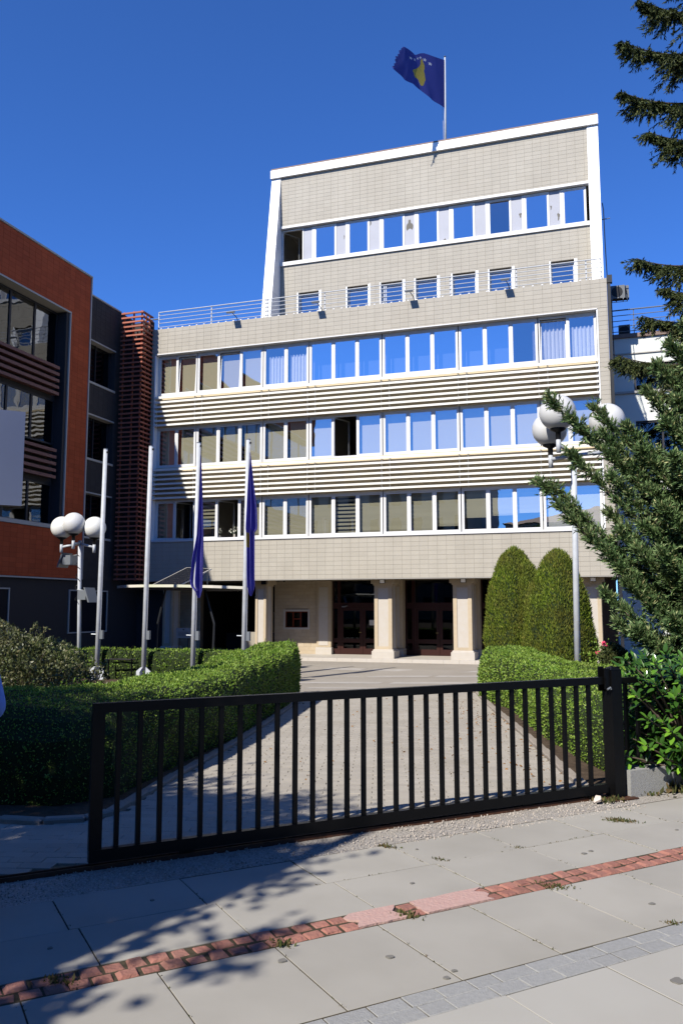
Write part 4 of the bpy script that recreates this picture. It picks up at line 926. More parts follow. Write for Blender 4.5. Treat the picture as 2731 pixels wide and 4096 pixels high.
# ------------------------------------------------------------------ globe lamps
def globe_lamp(nm, lab, base, top, heads, R, lichen, stub=0.28, prad=0.055):
    t = thing(nm, lab, 'lamp', base, 'globe lamps')
    bx_, by_, bz_ = base; tx, ty, tz = top
    build('pole', MB().tube([base, (bx_*0.5+tx*0.5, by_*0.5+ty*0.5, (bz_+tz)/2), top], [prad*1.15, prad*1.08, prad], 14), 'pole_white', t, True)
    for k, (gx_, gy_, gz_) in enumerate(heads):
        zb = gz_-R-0.16
        build('arm', MB().tube([(tx, ty, tz-0.10), (gx_, gy_, zb-0.11)], prad*0.72, 10), 'pole_white', t, True)
        build('arm_stub', MB().tube([(gx_, gy_, zb-stub), (gx_, gy_, zb)], prad*0.85, 12), 'pole_white', t, True)
        build('socket', MB().lathe([(prad*0.95, -0.02), (prad*0.95, 0.12), (R*0.42, 0.17), (R*0.45, 0.20), (0.0, 0.2)], gx_, gy_, zb, 16), 'black_plastic', t, True)
        prof = [(max(R*math.sin(math.pi*j/20), 0.0), -R*math.cos(math.pi*j/20)) for j in range(21)]
        build('globe', MB().lathe(prof, gx_, gy_, gz_, 32), 'lichen_globe' if lichen[k] else 'globe', t, True)
    return t
globe_lamp('globe_lamp', 'white lamp pole with three large globes, behind the juniper boughs', (-0.66, 17.55, -0.42), (-0.57, 16.95, 4.70),
           [(-0.829, 16.41, 5.37), (-1.03, 17.15, 5.20), (0.09, 17.16, 5.30)], 0.355, (0, 0, 0))
ll = globe_lamp('globe_lamp', 'white lamp pole with three stained globes and two floodlights before the orange wing', (-15.95, 22.644, -0.62), (-15.865, 22.332, 3.68),
           [(-16.319, 22.029, 4.077), (-15.855, 21.982, 4.181), (-15.335, 22.332, 4.068)], 0.35, (1, 0, 1))
for nm, z, dx, rot in (('floodlight', 3.05, -0.42, 1), ('floodlight', 1.95, 0.45, -1)):
    b = MB(); cx_, cy_ = -15.921+dx, 22.34
    b.obox((cx_-0.16*rot-0.02, cy_-0.26, z-0.22), Vector((0.05, 0, 0)), Vector((0, 0.52, 0)), Vector((0.17*rot, 0, 0.46)))
    f = build(nm, b, 'galvanised', ll)
    b = MB(); b.obox((cx_-0.02 if rot > 0 else cx_-0.28, cy_-0.2, z-0.14), Vector((0.30, 0, 0)), Vector((0, 0.4, 0)), Vector((0, 0, 0.30))); build('gear_box', b, 'galvanised', f)
    b = MB(); b.tube([(-15.912, 22.35, z+0.18), (cx_, 22.35, z+0.12)], 0.02, 6); build('bracket', b, 'galvanised', f)
P = [(-15.912+0.07*math.cos(k*0.9), 22.36+0.07*math.sin(k*0.9), 3.5-k*0.052) for k in range(34)]
build('wire', MB().tube(P, 0.011, 5), 'black_plastic', ll)

# ------------------------------------------------------------------ flagpoles with their flags
def flagpole(x, lab, plate):
    z0, y = gz(x, 22.02), 22.02
    t = thing('flagpole', lab, 'flagpole', (x, y, z0), 'flagpoles in a row before the hedge')
    build('pole', MB().tube([(x, y, z0), (x+0.03, y, 3.0), (x+0.06, y, 6.48)], [0.078, 0.072, 0.062], 14), 'pole_white', t, True)
    build('cap', MB().lathe([(0.064, 0), (0.066, 0.03), (0.0, 0.035)], x+0.06, y, 6.48, 12), 'galvanised', t)
    b = MB(); b.box(x+0.10, x+0.15, y-0.03, y+0.03, 6.36, 6.42); build('pulley', b, 'black_plastic', t)
    b = MB(); b.box(x+0.09, x+0.20, y-0.06, y+0.03, 0.62, 0.88); build('winch_box', b, 'galvanised', t)
    if plate != 1: b = MB(); b.tube([(x-0.20, y-0.05, 0.76), (x-0.05, y-0.02, 0.755)], 0.02, 6); build('cleat', b, 'galvanised', t)
    build('halyard', MB().tube([(x+0.10, y-0.03, 0.8), (x+0.14, y-0.03, 6.36)], 0.006, 5), 'flag_white', t)
    for sx_, sy_ in ((1, 0), (-1, 0), (0, 1), (0, -1)):
        b = MB(); b.v = [(x+sx_*0.06+sy_*0.012, y+sy_*0.06+sx_*0.012, z0), (x+sx_*0.24+sy_*0.012, y+sy_*0.24+sx_*0.012, z0), (x+sx_*0.24+sy_*0.012, y+sy_*0.24+sx_*0.012, z0+0.30), (x+sx_*0.06+sy_*0.012, y+sy_*0.06+sx_*0.012, z0+0.44),
             (x+sx_*0.06-sy_*0.012, y+sy_*0.06-sx_*0.012, z0), (x+sx_*0.24-sy_*0.012, y+sy_*0.24-sx_*0.012, z0), (x+sx_*0.24-sy_*0.012, y+sy_*0.24-sx_*0.012, z0+0.30), (x+sx_*0.06-sy_*0.012, y+sy_*0.06-sx_*0.012, z0+0.44)]
        b.f = [(0,1,2,3), (7,6,5,4), (1,5,6,2), (2,6,7,3)]; b.mi = [0]*4; build('gusset', b, 'pole_white', t)
FPX = [-14.88, -13.27, -11.64, -10.02]
for k, lab in enumerate(('bare white flagpole with gusset plates, beside the lamp with stained globes', 'bare white flagpole standing before the slatted corner screen',
                         'scuffed white flagpole with a folded violet flag, beside the solar panel', 'white flagpole with a limp flag showing a yellow patch')): flagpole(FPX[k], lab, k)
def limp_flag(name, lab, x, y, prof, m, nfold, patch=None, ph=0.0):
    """cloth hanging in folds: prof = list of (z, x offset of left edge, width)"""
    n = 26; b = MB(); rows = []
    zs_ = np.linspace(prof[0][0], prof[-1][0], 40); pz = [p[0] for p in prof][::-1]
    lo = np.interp(zs_, pz, [p[1] for p in prof][::-1]); wd = np.interp(zs_, pz, [p[2] for p in prof][::-1])
    for z, l, w_ in zip(zs_, lo, wd):
        rows.append([(x + l + w_*(0.5+0.5*math.sin(-1.5+3.1*u/n*(1+0.0*nfold))) if nfold == 0 else x + l + w_*(u/n), y - 0.03 + min(w_, 0.3)*0.55*math.sin(u/n*math.pi*nfold+ph+z*0.5), z) for u in range(n+1)])
    for ra, rb in zip(rows, rows[1:]):
        for u in range(n):
            zc = (ra[u][2]+rb[u][2])/2; uu = u/n
            b.quad(rb[u], rb[u+1], ra[u+1], ra[u], 1 if patch and patch[0] < zc < patch[1] and patch[2] < uu < patch[3] else 0)
    o = build(name, b, [m, 'flag_yellow'], None, True); return tag(o, lab, 'flag', 'limp flags on the poles')
limp_flag('limp_flag', 'limp violet blue flag hanging folded on the scuffed pole above the solar panel', -11.60, 22.02,
          [(6.1, 0.10, 0.02), (5.0, 0.09, 0.10), (4.4, 0.08, 0.14), (3.7, 0.05, 0.19), (3.3, -0.02, 0.27), (2.9, -0.10, 0.35), (2.4, -0.16, 0.40), (2.2, -0.13, 0.36), (2.05, 0.03, 0.18), (1.85, 0.10, 0.07)], 'flag_violet', 5, None, 0.4)
limp_flag('limp_flag', 'limp violet blue flag with a yellow patch on the pole nearest the stone columns', -9.98, 22.02,
          [(6.1, 0.09, 0.02), (5.4, 0.08, 0.12), (4.4, 0.06, 0.27), (3.85, 0.04, 0.30), (3.75, 0.04, 0.22), (3.1, 0.06, 0.20), (2.6, 0.06, 0.20), (2.15, 0.08, 0.19), (1.9, 0.15, 0.05)], 'flag_violet', 4, (3.25, 3.75, 0.05, 0.45), 1.9)

# flag on the tower roof
rp = thing('roof_flagpole', 'slender white flagpole rising from the tower roof', 'flagpole', (-6.38, T+0.30, 22.2))
build('pole', MB().tube([(-6.42, T+0.30, 22.2), (-6.40, T+0.30, 24.5), (-6.38, T+0.30, 27.02)], [0.055, 0.05, 0.035], 10), 'pole_white', rp, True)
build('finial', MB().lathe([(0.0, 0.07), (0.045, 0.03), (0.045, 0.0), (0.02, -0.03)], -6.38, T+0.30, 27.05, 10), 'dark_steel', rp)
build('halyard', MB().tube([(-6.48, T+0.28, 22.7), (-6.52, T+0.27, 24.3), (-6.47, T+0.28, 26.85)], 0.008, 5), 'flag_white', rp)
MAPP = [(0.40,0.86),(0.44,0.80),(0.445,0.72),(0.47,0.66),(0.52,0.60),(0.56,0.55),(0.60,0.52),(0.63,0.46),(0.60,0.40),(0.58,0.34),(0.56,0.26),(0.50,0.24),(0.455,0.12),(0.42,0.18),(0.40,0.28),(0.37,0.36),(0.37,0.46),(0.38,0.56),(0.36,0.62),(0.365,0.70),(0.385,0.76)]
def star(cx_, cy_, r_): return [(cx_+r_*0.72*(1 if k % 2 == 0 else 0.4)*math.sin(k*math.pi/5), cy_+r_*(1 if k % 2 == 0 else 0.4)*math.cos(k*math.pi/5)) for k in range(10)]
STARS = [star(0.30+0.08*k, 0.90-(0.045*abs(k-2.5))**1.0*0.9, 0.048) for k in range(6)]
nu, nv = 110, 76; b = MB(); G = []
top_c = [(0, -6.38, 35.64, 26.89), (0.2, -6.68, 34.94, 26.64), (0.4, -7.04, 34.24, 26.39), (0.6, -7.43, 33.54, 26.04), (0.8, -7.54, 32.84, 25.78), (1.0, -7.53, 32.14, 25.43)]
bot_c = [(0, -6.4, 35.64, 24.5), (0.2, -6.71, 34.94, 24.43), (0.4, -7.01, 34.24, 24.43), (0.6, -7.37, 33.54, 24.5), (0.8, -7.71, 32.84, 24.45), (1.0, -7.96, 32.14, 24.41)]
us = np.linspace(0, 1, nu+1)
cv = lambda c, i: np.interp(us, [p[0] for p in c], [p[i] for p in c])
G = [[None]*(nu+1) for _ in range(nv+1)]
tc = [cv(top_c, i) for i in (1, 2, 3)]; bc = [cv(bot_c, i) for i in (1, 2, 3)]
for j in range(nv+1):
    v = j/nv
    for k in range(nu+1):
        u = us[k]; p = [bc[i][k]*(1-v)+tc[i][k]*v for i in range(3)]
        wv = 0.13*u*math.sin(9.5*u+2.0*v)+0.07*min(1, 3*u)*math.sin(17*u-4*v+1)+(0.09*max(0, u-0.55)*math.sin(38*u+6*v))+0.05*(1-v)*math.sin(22*u)
        fray = 0.05*math.sin(29*v)*math.sin(13*v+1) if k == nu else 0
        e = min(1, 5*u)
        G[j][k] = (p[0]+(wv*0.55-fray)*e, p[1]+wv*0.6*e, p[2]+e*(0.07*math.sin(14*u+3*v)*u+fray))
for j in range(nv):
    for k in range(nu):
        uu, vv = (k+0.5)/nu, (j+0.5)/nv
        m = 1 if inpoly(1-uu, vv, [(1-a_*1.0, c_) for a_, c_ in [(q[0]+0.02, q[1]) for q in MAPP]]) else (2 if any(inpoly(uu*1.0, vv, s_) for s_ in STARS) else 0)
        b.quad(G[j][k+1], G[j][k], G[j+1][k], G[j+1][k+1], m)
o = build('roof_flag', b, ['flag_blue', 'flag_yellow', 'flag_white'], None, True); tag(o, 'blue flag with a yellow map and white stars flying above the tower', 'flag')

# ------------------------------------------------------------------ solar canopy, board, rack, billboard
sol = thing('solar_canopy', 'thin leaf-shaped canopy on steel legs carrying a tilted solar panel', 'canopy', (-14.1, 26.0, -0.62))
outl = [(-16.9, 26.1), (-16.3, 25.6), (-15.2, 25.2), (-13.9, 25.0), (-12.6, 25.15), (-11.65, 25.5), (-11.6, 26.1), (-12.4, 26.7), (-13.8, 27.0), (-15.2, 26.9), (-16.3, 26.5)]
b = MB(); n = len(outl); zf = lambda x, y: 2.20 - 0.02*(x+14) - 0.05*(y-26)
b.v = [(x, y, zf(x, y)+0.09) for x, y in outl] + [(x, y, zf(x, y)) for x, y in outl] + [(-14.1, 26.0, zf(-14.1, 26)+0.10), (-14.1, 26.0, zf(-14.1, 26)-0.03)]
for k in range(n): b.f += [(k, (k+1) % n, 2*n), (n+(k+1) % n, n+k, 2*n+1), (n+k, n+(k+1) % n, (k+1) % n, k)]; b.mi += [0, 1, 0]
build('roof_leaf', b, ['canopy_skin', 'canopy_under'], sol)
for x, y in ((-15.2, 26.0), (-13.0, 26.0)): build('leg', MB().tube([(x, y, -0.62), (x+0.05, y, 1.0), (x*0.7-14.1*0.3, y, 2.18)], 0.04, 8), 'dark_steel', sol)
b = MB(); b.cbox(-15.4, -12.8, 25.75, 26.25, -0.22, -0.16, 0.01); build('bench_seat', b, 'dark_steel', sol)
r2, f2 = Vector((0.952, 0.306, 0)), Vector((-0.306, 0.952, 0))
lv = Vector((0.542, 1.571, 0.693)); wv_ = Vector((1.129, -0.263, -0.075))
po = Vector((-15.065, 25.309, 2.319)); nrm_ = wv_.cross(lv).normalized()
b = MB(); b.obox(po-nrm_*0.04, wv_, lv, nrm_*0.04); pf = build('panel_frame', b, 'trim_pale', sol)
for i in range(6):
    for j in range(10):
        b = MB(); c0 = po + wv_*(0.035+i*0.156) + lv*(0.022+j*0.0965) + nrm_*0.001
        b.obox(c0, wv_*0.148, lv*0.0915, nrm_*0.003); build('solar_cell', b, 'solar_cell', pf)
for t_ in (0.12, 0.88):
    a = po + wv_*t_ - nrm_*0.05; c = a + lv
    build('support_rail', MB().tube([a, c], 0.022, 6), 'galvanised', sol)
    build('support_strut', MB().tube([c-lv*0.05, (c.x-0.05, c.y, 2.25)], 0.018, 6), 'galvanised', sol); build('support_base', MB().tube([(a.x, a.y, 2.27), (c.x+0.1, c.y, 2.27)], 0.025, 6), 'galvanised', sol)
sb = thing('notice_board', 'low grey notice board on posts under the solar canopy', 'board', (-16.3, 30.0, -0.62))
b = MB(); b.box(-16.63, -15.98, 30.0, 30.03, 0.34, 0.74); build('board_plate', b, 'trim_pale', sb)
for z in (0.42, 0.47, 0.52, 0.57): build('text_line', MB().box(-16.55, -16.06, 29.996, 29.999, z, z+0.012), 'frame_dark', sb)
build('emblem', MB().box(-16.33, -16.27, 29.996, 29.999, 0.65, 0.70), 'frame_dark', sb)
for x in (-16.5, -16.1): build('post', MB().box(x-0.02, x+0.02, 30.031, 30.06, -0.62, 0.74), 'dark_steel', sb)
rk = thing('metal_rack', 'small black metal rack with forked uprights before the clipped hedge', 'rack', (-14.1, 22.05, -0.62))
for x in (-14.45, -13.65): build('leg', MB().tube([(x, 21.98, -0.62), (x, 21.98, 0.02)], 0.025, 6), 'iron_black', rk)
for y in (21.85, 22.1): build('shelf_bar', MB().tube([(-14.5, y, 0.02), (-13.6, y, 0.02)], 0.022, 6), 'iron_black', rk)
for x in (-14.30, -13.78): build('fork', MB().tube([(x-0.14, 21.98, 0.42), (x, 21.98, 0.04), (x+0.14, 21.98, 0.42)], 0.018, 6), 'iron_black', rk)
bbd = thing('billboard', 'blank blue grey billboard panel on a pole beside the orange wing', 'billboard', (-8.2, 7.0, -0.05))
R0 = Vector((-6.66, 8.20, 0)); uu_ = Vector((gu.x, gu.y, 0)); nn_ = Vector((gn.x, gn.y, 0))
b = MB(); b.obox(R0 - uu_*2.4 + Vector((0, 0, 2.80)), uu_*2.4, nn_*0.14, (0, 0, 1.15)); build('panel', b, 'billboard_skin', bbd)
build('pole', MB().tube([R0-uu_*1.3+nn_*0.07+Vector((0, 0, -0.1)), R0-uu_*1.3+nn_*0.07+Vector((0, 0, 2.80))], 0.07, 10), 'galvanised', bbd)
b = MB(); b.lathe([(0.0, 0.0), (0.03, 0.006), (0.034, 0.03), (0.02, 0.05), (0.0, 0.055)], *GP(4.02, -0.10), 0.0, 9)
rv = random.Random(3); b.v = [(x+rv.uniform(-0.012, 0.012), y+rv.uniform(-0.012, 0.012), max(0.001, z+rv.uniform(-0.01, 0.01))) for x, y, z in b.v]
tag(build('crumpled_paper', b, 'crumpled_paper'), 'crumpled white paper lying beside the gate post', 'paper')

# ------------------------------------------------------------------ person at the left edge of the view
def skinned(name, verts, edges, m, parent, sub=2, root=0):
    me = bpy.data.meshes.new(name); me.from_pydata([v[:3] for v in verts], edges, []); o = link(name, me, m, parent)
    md = o.modifiers.new('skin', 'SKIN'); md.use_smooth_shade = True
    for k, v in enumerate(verts): me.skin_vertices[0].data[k].radius = (v[3], v[4] if len(v) > 4 else v[3]); me.skin_vertices[0].data[k].use_root = (k == root)
    s2 = o.modifiers.new('sub', 'SUBSURF'); s2.levels = sub; s2.render_levels = sub
    return o
PX, PY = -3.445, 3.745
pr = thing('person', 'person in a blue shirt standing with a bent arm, cut off by the left edge', 'person', (PX, PY, 0))
hx = lambda a, c: (PX + a*0.85 - c*0.52, PY + a*0.52 + c*0.85)     # a = to their right, c = forward
def pv(a, c, z, r_, r2_=None): x, y = hx(a, c); return (x, y, z, r_, r2_ or r_)
body = [pv(0, 0, 0.92, 0.13, 0.10), pv(0, 0, 1.15, 0.125, 0.09), pv(0, 0, 1.38, 0.14, 0.09), pv(0, 0, 1.48, 0.055), pv(0, 0.02, 1.56, 0.06), pv(0, 0.03, 1.66, 0.088, 0.10), pv(0, 0.02, 1.73, 0.07),
        pv(0.13, 0, 1.40, 0.055), pv(0.245, -0.03, 1.04, 0.04), pv(0.16, 0.16, 1.00, 0.03), pv(0.14, 0.26, 1.0, 0.026),
        pv(-0.17, 0, 1.40, 0.055), pv(-0.22, 0.0, 1.10, 0.04), pv(-0.22, 0.06, 0.86, 0.03), pv(-0.22, 0.08, 0.78, 0.026),
        pv(0.09, 0, 0.88, 0.085), pv(0.10, 0.01, 0.48, 0.055), pv(0.10, -0.01, 0.09, 0.036), pv(-0.09, 0, 0.88, 0.085), pv(-0.10, 0.02, 0.48, 0.055), pv(-0.10, 0.0, 0.09, 0.036)]
be = [(0,1),(1,2),(2,3),(3,4),(4,5),(5,6),(2,7),(7,8),(8,9),(9,10),(2,11),(11,12),(12,13),(13,14),(0,15),(15,16),(16,17),(0,18),(18,19),(19,20)]
skinned('body', body, be, 'skin', pr)
sh = [pv(0, 0, 0.90, 0.155, 0.12), pv(0, 0, 1.15, 0.15, 0.11), pv(0, 0, 1.38, 0.165, 0.11), pv(0, 0, 1.46, 0.075), pv(0.13, 0, 1.40, 0.07), pv(0.245, -0.03, 1.04, 0.052), pv(0.18, 0.12, 0.98, 0.042), pv(-0.17, 0, 1.40, 0.075), pv(-0.22, 0, 1.10, 0.058), pv(-0.22, 0.05, 0.9, 0.044)]
skinned('shirt', sh, [(0,1),(1,2),(2,3),(2,4),(4,5),(5,6),(2,7),(7,8),(8,9)], 'shirt_blue', pr)
tr_ = [pv(0, 0, 0.94, 0.15, 0.115), pv(0.09, 0, 0.86, 0.105), pv(0.10, 0.01, 0.48, 0.08), pv(0.10, -0.01, 0.10, 0.065), pv(-0.09, 0, 0.86, 0.105), pv(-0.10, 0.02, 0.48, 0.08), pv(-0.10, 0, 0.10, 0.065)]
skinned('trousers', tr_, [(0,1),(1,2),(2,3),(0,4),(4,5),(5,6)], 'jeans', pr)
skinned('hair', [pv(0, -0.02, 1.68, 0.095, 0.105), pv(0, -0.03, 1.76, 0.07), pv(0, -0.06, 1.60, 0.07)], [(0,1),(0,2)], 'hair', pr)
for a in (0.10, -0.10): skinned('shoe', [pv(a, -0.03, 0.045, 0.045), pv(a, 0.10, 0.04, 0.045, 0.035), pv(a, 0.17, 0.035, 0.035, 0.028)], [(0,1),(1,2)], 'shoe', pr, 1)
for a, c, z in ((0.14, 0.27, 1.0), (-0.22, 0.085, 0.77)):
    for k in range(5):
        sp = (k-2)*0.018; x0, y0 = hx(a+sp*0.5, c); 
        if a > 0: tip = pv(a+sp*0.6, c+0.10-abs(k-2)*0.012, z+0.02-sp*0.5, 0.008); mid_ = pv(a+sp, c+0.06, z+0.012-sp, 0.009)
        else: tip = pv(a, c+0.02+sp, z-0.12+abs(k-2)*0.012, 0.008); mid_ = pv(a, c+0.012+sp, z-0.07, 0.009)
        skinned('finger', [pv(a+sp*0.4, c-0.02, z, 0.012), mid_, tip], [(0,1),(1,2)], 'skin', pr, 1)

# ------------------------------------------------------------------ hedges
def hedge(name, lab, front, back, top, bulge=(), leaf=0.026, dens=2.5, crown=0.0):
    """front/back: matching plan polylines; top: height function (x,y,t across) -> z"""
    n = 60; A = resample(front, 0.2); A = [A[int(k*(len(A)-1)/n)] for k in range(n+1)]
    B = resample(back, 0.2); B = [B[int(k*(len(B)-1)/n)] for k in range(n+1)]
    ms = 16; rows = []
    def hn(x, y, z): return 0.030*math.sin(x*2.1+y*1.7+z*2)+0.024*math.sin(x*7.3+y*3.1+z*5)+0.018*math.sin(x*13.7-y*11.3+z*9)+0.010*math.sin(y*23+z*17)
    for k in range(n+1):
        a, c = A[k], B[k]; ze = 1.0
        row_ = []
        ends = min(k, n-k)/n
        def pt(t, z):
            x, y = a.x+(c.x-a.x)*t, a.y+(c.y-a.y)*t; return x, y, z
        za, zc = gz(a.x, a.y), gz(c.x, c.y)
        for j in range(6):
            f = j/5; zt = top(a.x, a.y, 0.0); row_.append(pt(0.04*(f > 0.8)-0.02*math.sin(f*3.1), za-0.02+(zt-0.05-za)*f))
        for j in range(1, 11):
            t = 0.03+0.94*j/11; x, y, _ = pt(t, 0); row_.append((x, y, top(x, y, t)+crown*math.sin(t*math.pi)))
        for j in range(6):
            f = 1-j/5; zt = top(c.x, c.y, 1.0); row_.append(pt(1-0.04*(f > 0.8)+0.02*math.sin(f*3.1), zc-0.02+(zt-0.05-zc)*f))
        rows.append([(x+hn(x, y, z)*0.8, y+hn(y, x, z)*0.8, z+hn(x, z, y)*0.55 if z > za+0.1 else z) for x, y, z in row_])
    b = MB(); m = len(rows[0]); b.v = [p for r_ in rows for p in r_]
    for k in range(n):
        for j in range(m-1): b.f.append((k*m+j, (k+1)*m+j, (k+1)*m+j+1, k*m+j+1)); b.mi.append(0)
    b.f.append(tuple(range(m))); b.f.append(tuple(n*m+j for j in reversed(range(m)))); b.mi += [0, 0]
    bm = bmesh.new(); me = b.mesh('core'); bm.from_mesh(me); bmesh.ops.recalc_face_normals(bm, faces=bm.faces[:]); bm.to_mesh(me); bm.free()
    cx_, cy_ = (A[n//2].x+B[n//2].x)/2, (A[n//2].y+B[n//2].y)/2
    t = thing(name, lab, 'hedge', (cx_, cy_, gz(cx_, cy_)), 'clipped hedges')
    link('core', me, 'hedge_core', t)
    ar = sample_surface(me, None); N_ = int(ar*dens/(leaf*leaf))
    P, Nn = sample_surface(me, N_)
    dist = np.linalg.norm(P[:, :2], axis=1); sz = leaf*np.clip(dist/9.0, 0.8, 2.0)
    keep = (rng.random(len(P)) < np.clip((9.0/np.maximum(dist, 6))**1.4, 0.12, 1)) & (P[:, 2] > -0.6)
    P, Nn, sz = P[keep], Nn[keep], sz[keep]
    Dr = norm(Nn*0.35 + rng.normal(size=P.shape)*0.65 + np.array([0, 0, 0.2])); P = P + Nn*rng.uniform(-0.035, 0.014, (len(P), 1))
    V, F = leafquads(P, Dr, sz*rng.uniform(0.7, 1.3, len(P)), sz*0.30, 0.25, Nn, 0.55)
    o = link('foliage', arrmesh('foliage', V, F), 'hedge_leaf', t); o['kind'] = 'stuff'
    P, Nn = sample_surface(me, int(ar*9)); k_ = P[:, 2] > 0.1; P, Nn = P[k_], Nn[k_]; PP, DD = [], []      # stray shoots the shears missed
    for p, n_ in zip(P, Nn):
        ax = norm((n_*0.6+np.array([0, 0, 0.8])+rng.normal(size=3)*0.25)[None])[0]; h_ = rng.uniform(0.03, 0.10); q_ = int(4+h_*90); tt = rng.random(q_)
        PP.append(p+ax*(tt*h_)[:, None]); DD.append(norm(ax*0.7+rng.normal(size=(q_, 3))*0.6))
    V, F = leafquads(np.concatenate(PP), np.concatenate(DD), leaf*1.05, leaf*0.3, 0.25); o = link('shoots', arrmesh('shoots', V, F), 'hedge_leaf', t); o['kind'] = 'stuff'
    return t
bump = lambda x, y, cx, cy, r_, h: h*math.exp(-((x-cx)**2+(y-cy)**2)/(r_*r_))
tL = lambda x, y, t: 0.70 + bump(x, y, -5.35, 7.2, 0.9, 0.10) + bump(x, y, -7.0, 16.9, 0.8, 0.10) + bump(x, y, -6.5, 14.2, 0.8, 0.07) - 0.03*t
hedge('clipped_hedge', 'broad clipped hedge between the path and the flagpoles, shaded on its path side',
      [(-9.8, 5.65), (-6.4, 5.85), (-4.95, 5.92), (-4.38, 6.02), (-4.16, 6.45), (-4.32, 7.6), (-4.70, 9.6), (-5.20, 11.8), (-5.75, 14.3), (-6.45, 16.9), (-6.72, 17.75), (-6.9, 18.0)],
      [(-9.8, 7.6), (-7.0, 7.8), (-6.2, 8.0), (-5.95, 8.3), (-5.9, 8.8), (-5.98, 9.8), (-6.15, 10.8), (-6.35, 12.0), (-7.0, 14.4), (-7.5, 16.6), (-7.4, 17.8), (-7.2, 18.1)], tL)
hedge('clipped_hedge', 'long low clipped hedge running behind the flagpoles', [(-17.8, 22.22), (-14, 22.26), (-11, 22.3), (-8.9, 22.3)], [(-17.8, 23.1), (-14, 23.15), (-11, 23.2), (-8.9, 23.2)], lambda x, y, t: 0.27, leaf=0.034)
tR = lambda x, y, t: 0.70 + 0.0*t + bump(x, y, -2.4, 17.2, 0.6, 0.04)
hedge('clipped_hedge', 'sunlit clipped hedge beside the path on the cypress side, behind the gate post',
      [(-0.02, 8.40), (-0.26, 9.0), (-0.52, 9.95), (-1.12, 12.5), (-1.82, 15.2), (-2.50, 17.2), (-2.62, 17.75), (-2.50, 18.1)],
      [(2.4, 10.6), (2.2, 11.0), (1.9, 11.6), (0.7, 13.0), (-0.45, 14.0), (-1.1, 16.2), (-1.5, 17.6), (-1.7, 18.2)], tR)

# ------------------------------------------------------------------ clipped cypresses
def cypress(x, y, R, H, lab, sx=1.0, phase=0.0, lobes=()):
    z0 = gz(x, y); t = thing('clipped_cypress', lab, 'cypress', (x, y, z0), 'clipped cypresses')
    prof = []
    for k in range(25):
        f = k/24; r_ = R*(0.80+0.20*math.sin(min(f/0.35, 1)*math.pi/2))*max(0.0, (1-max(0, (f-0.28)/0.72)**2.1))**0.62
        prof.append((max(r_, 0.001), H*f))
    b = MB(); b.lathe(prof, 0, 0, 0, 40)
    for (lx_, ly_, k1, k2) in lobes: b.lathe([(r_*k1, z_*k2) for r_, z_ in prof], lx_, ly_, 0, 28)
    b.v = [(x+(px*(1+0.05*math.sin(3*math.atan2(py, px)+phase+pz)+0.04*math.sin(11*math.atan2(py, px)+pz*2)+0.03*math.sin(pz*6+phase+2*math.atan2(py, px))))*sx, y+py*(1+0.04*math.sin(4*math.atan2(py, px)+pz)), z0+pz) for px, py, pz in b.v]
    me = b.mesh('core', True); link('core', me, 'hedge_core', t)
    N_ = 60000; P, Nn = sample_surface(me, N_)
    Dr = norm(Nn*0.35 + rng.normal(size=P.shape)*0.28 + np.array([0, 0, 0.9])); P = P + Nn*rng.uniform(-0.04, 0.035, (len(P), 1))
    V, F = leafquads(P, Dr, rng.uniform(0.05, 0.11, len(P)), 0.0115, 0.2, Nn, 0.5)
    o = link('foliage', arrmesh('foliage', V, F), 'thuja_leaf', t); o['kind'] = 'stuff'
    build('trunk', MB().tube([(x, y, z0-0.05), (x, y, z0+0.5)], 0.08, 8), 'bark', t)
cypress(-2.34, 22.1, 0.78, 3.52, 'clipped egg-shaped cypress farther from the lamp pole, beside the stone columns', 1.0, 0.3, ((0.30, -0.2, 0.72, 0.90),))
cypress(-1.14, 20.35, 0.72, 3.26, 'clipped egg-shaped cypress directly behind the tall lamp pole', 1.02, 2.0, ((-0.42, 0.1, 0.55, 0.80), (0.28, 0.1, 0.7, 0.86)))

# ------------------------------------------------------------------ conifers on the right
def limb(mbx, pts, r0_, r1_, n=7):
    k = len(pts); mbx.tube(pts, [r0_+(r1_-r0_)*i/(k-1) for i in range(k)], n)
def bez(p0, p1, p2, n): return [tuple((1-t)**2*np.array(p0)+2*t*(1-t)*np.array(p1)+t*t*np.array(p2)) for t in np.linspace(0, 1, n)]
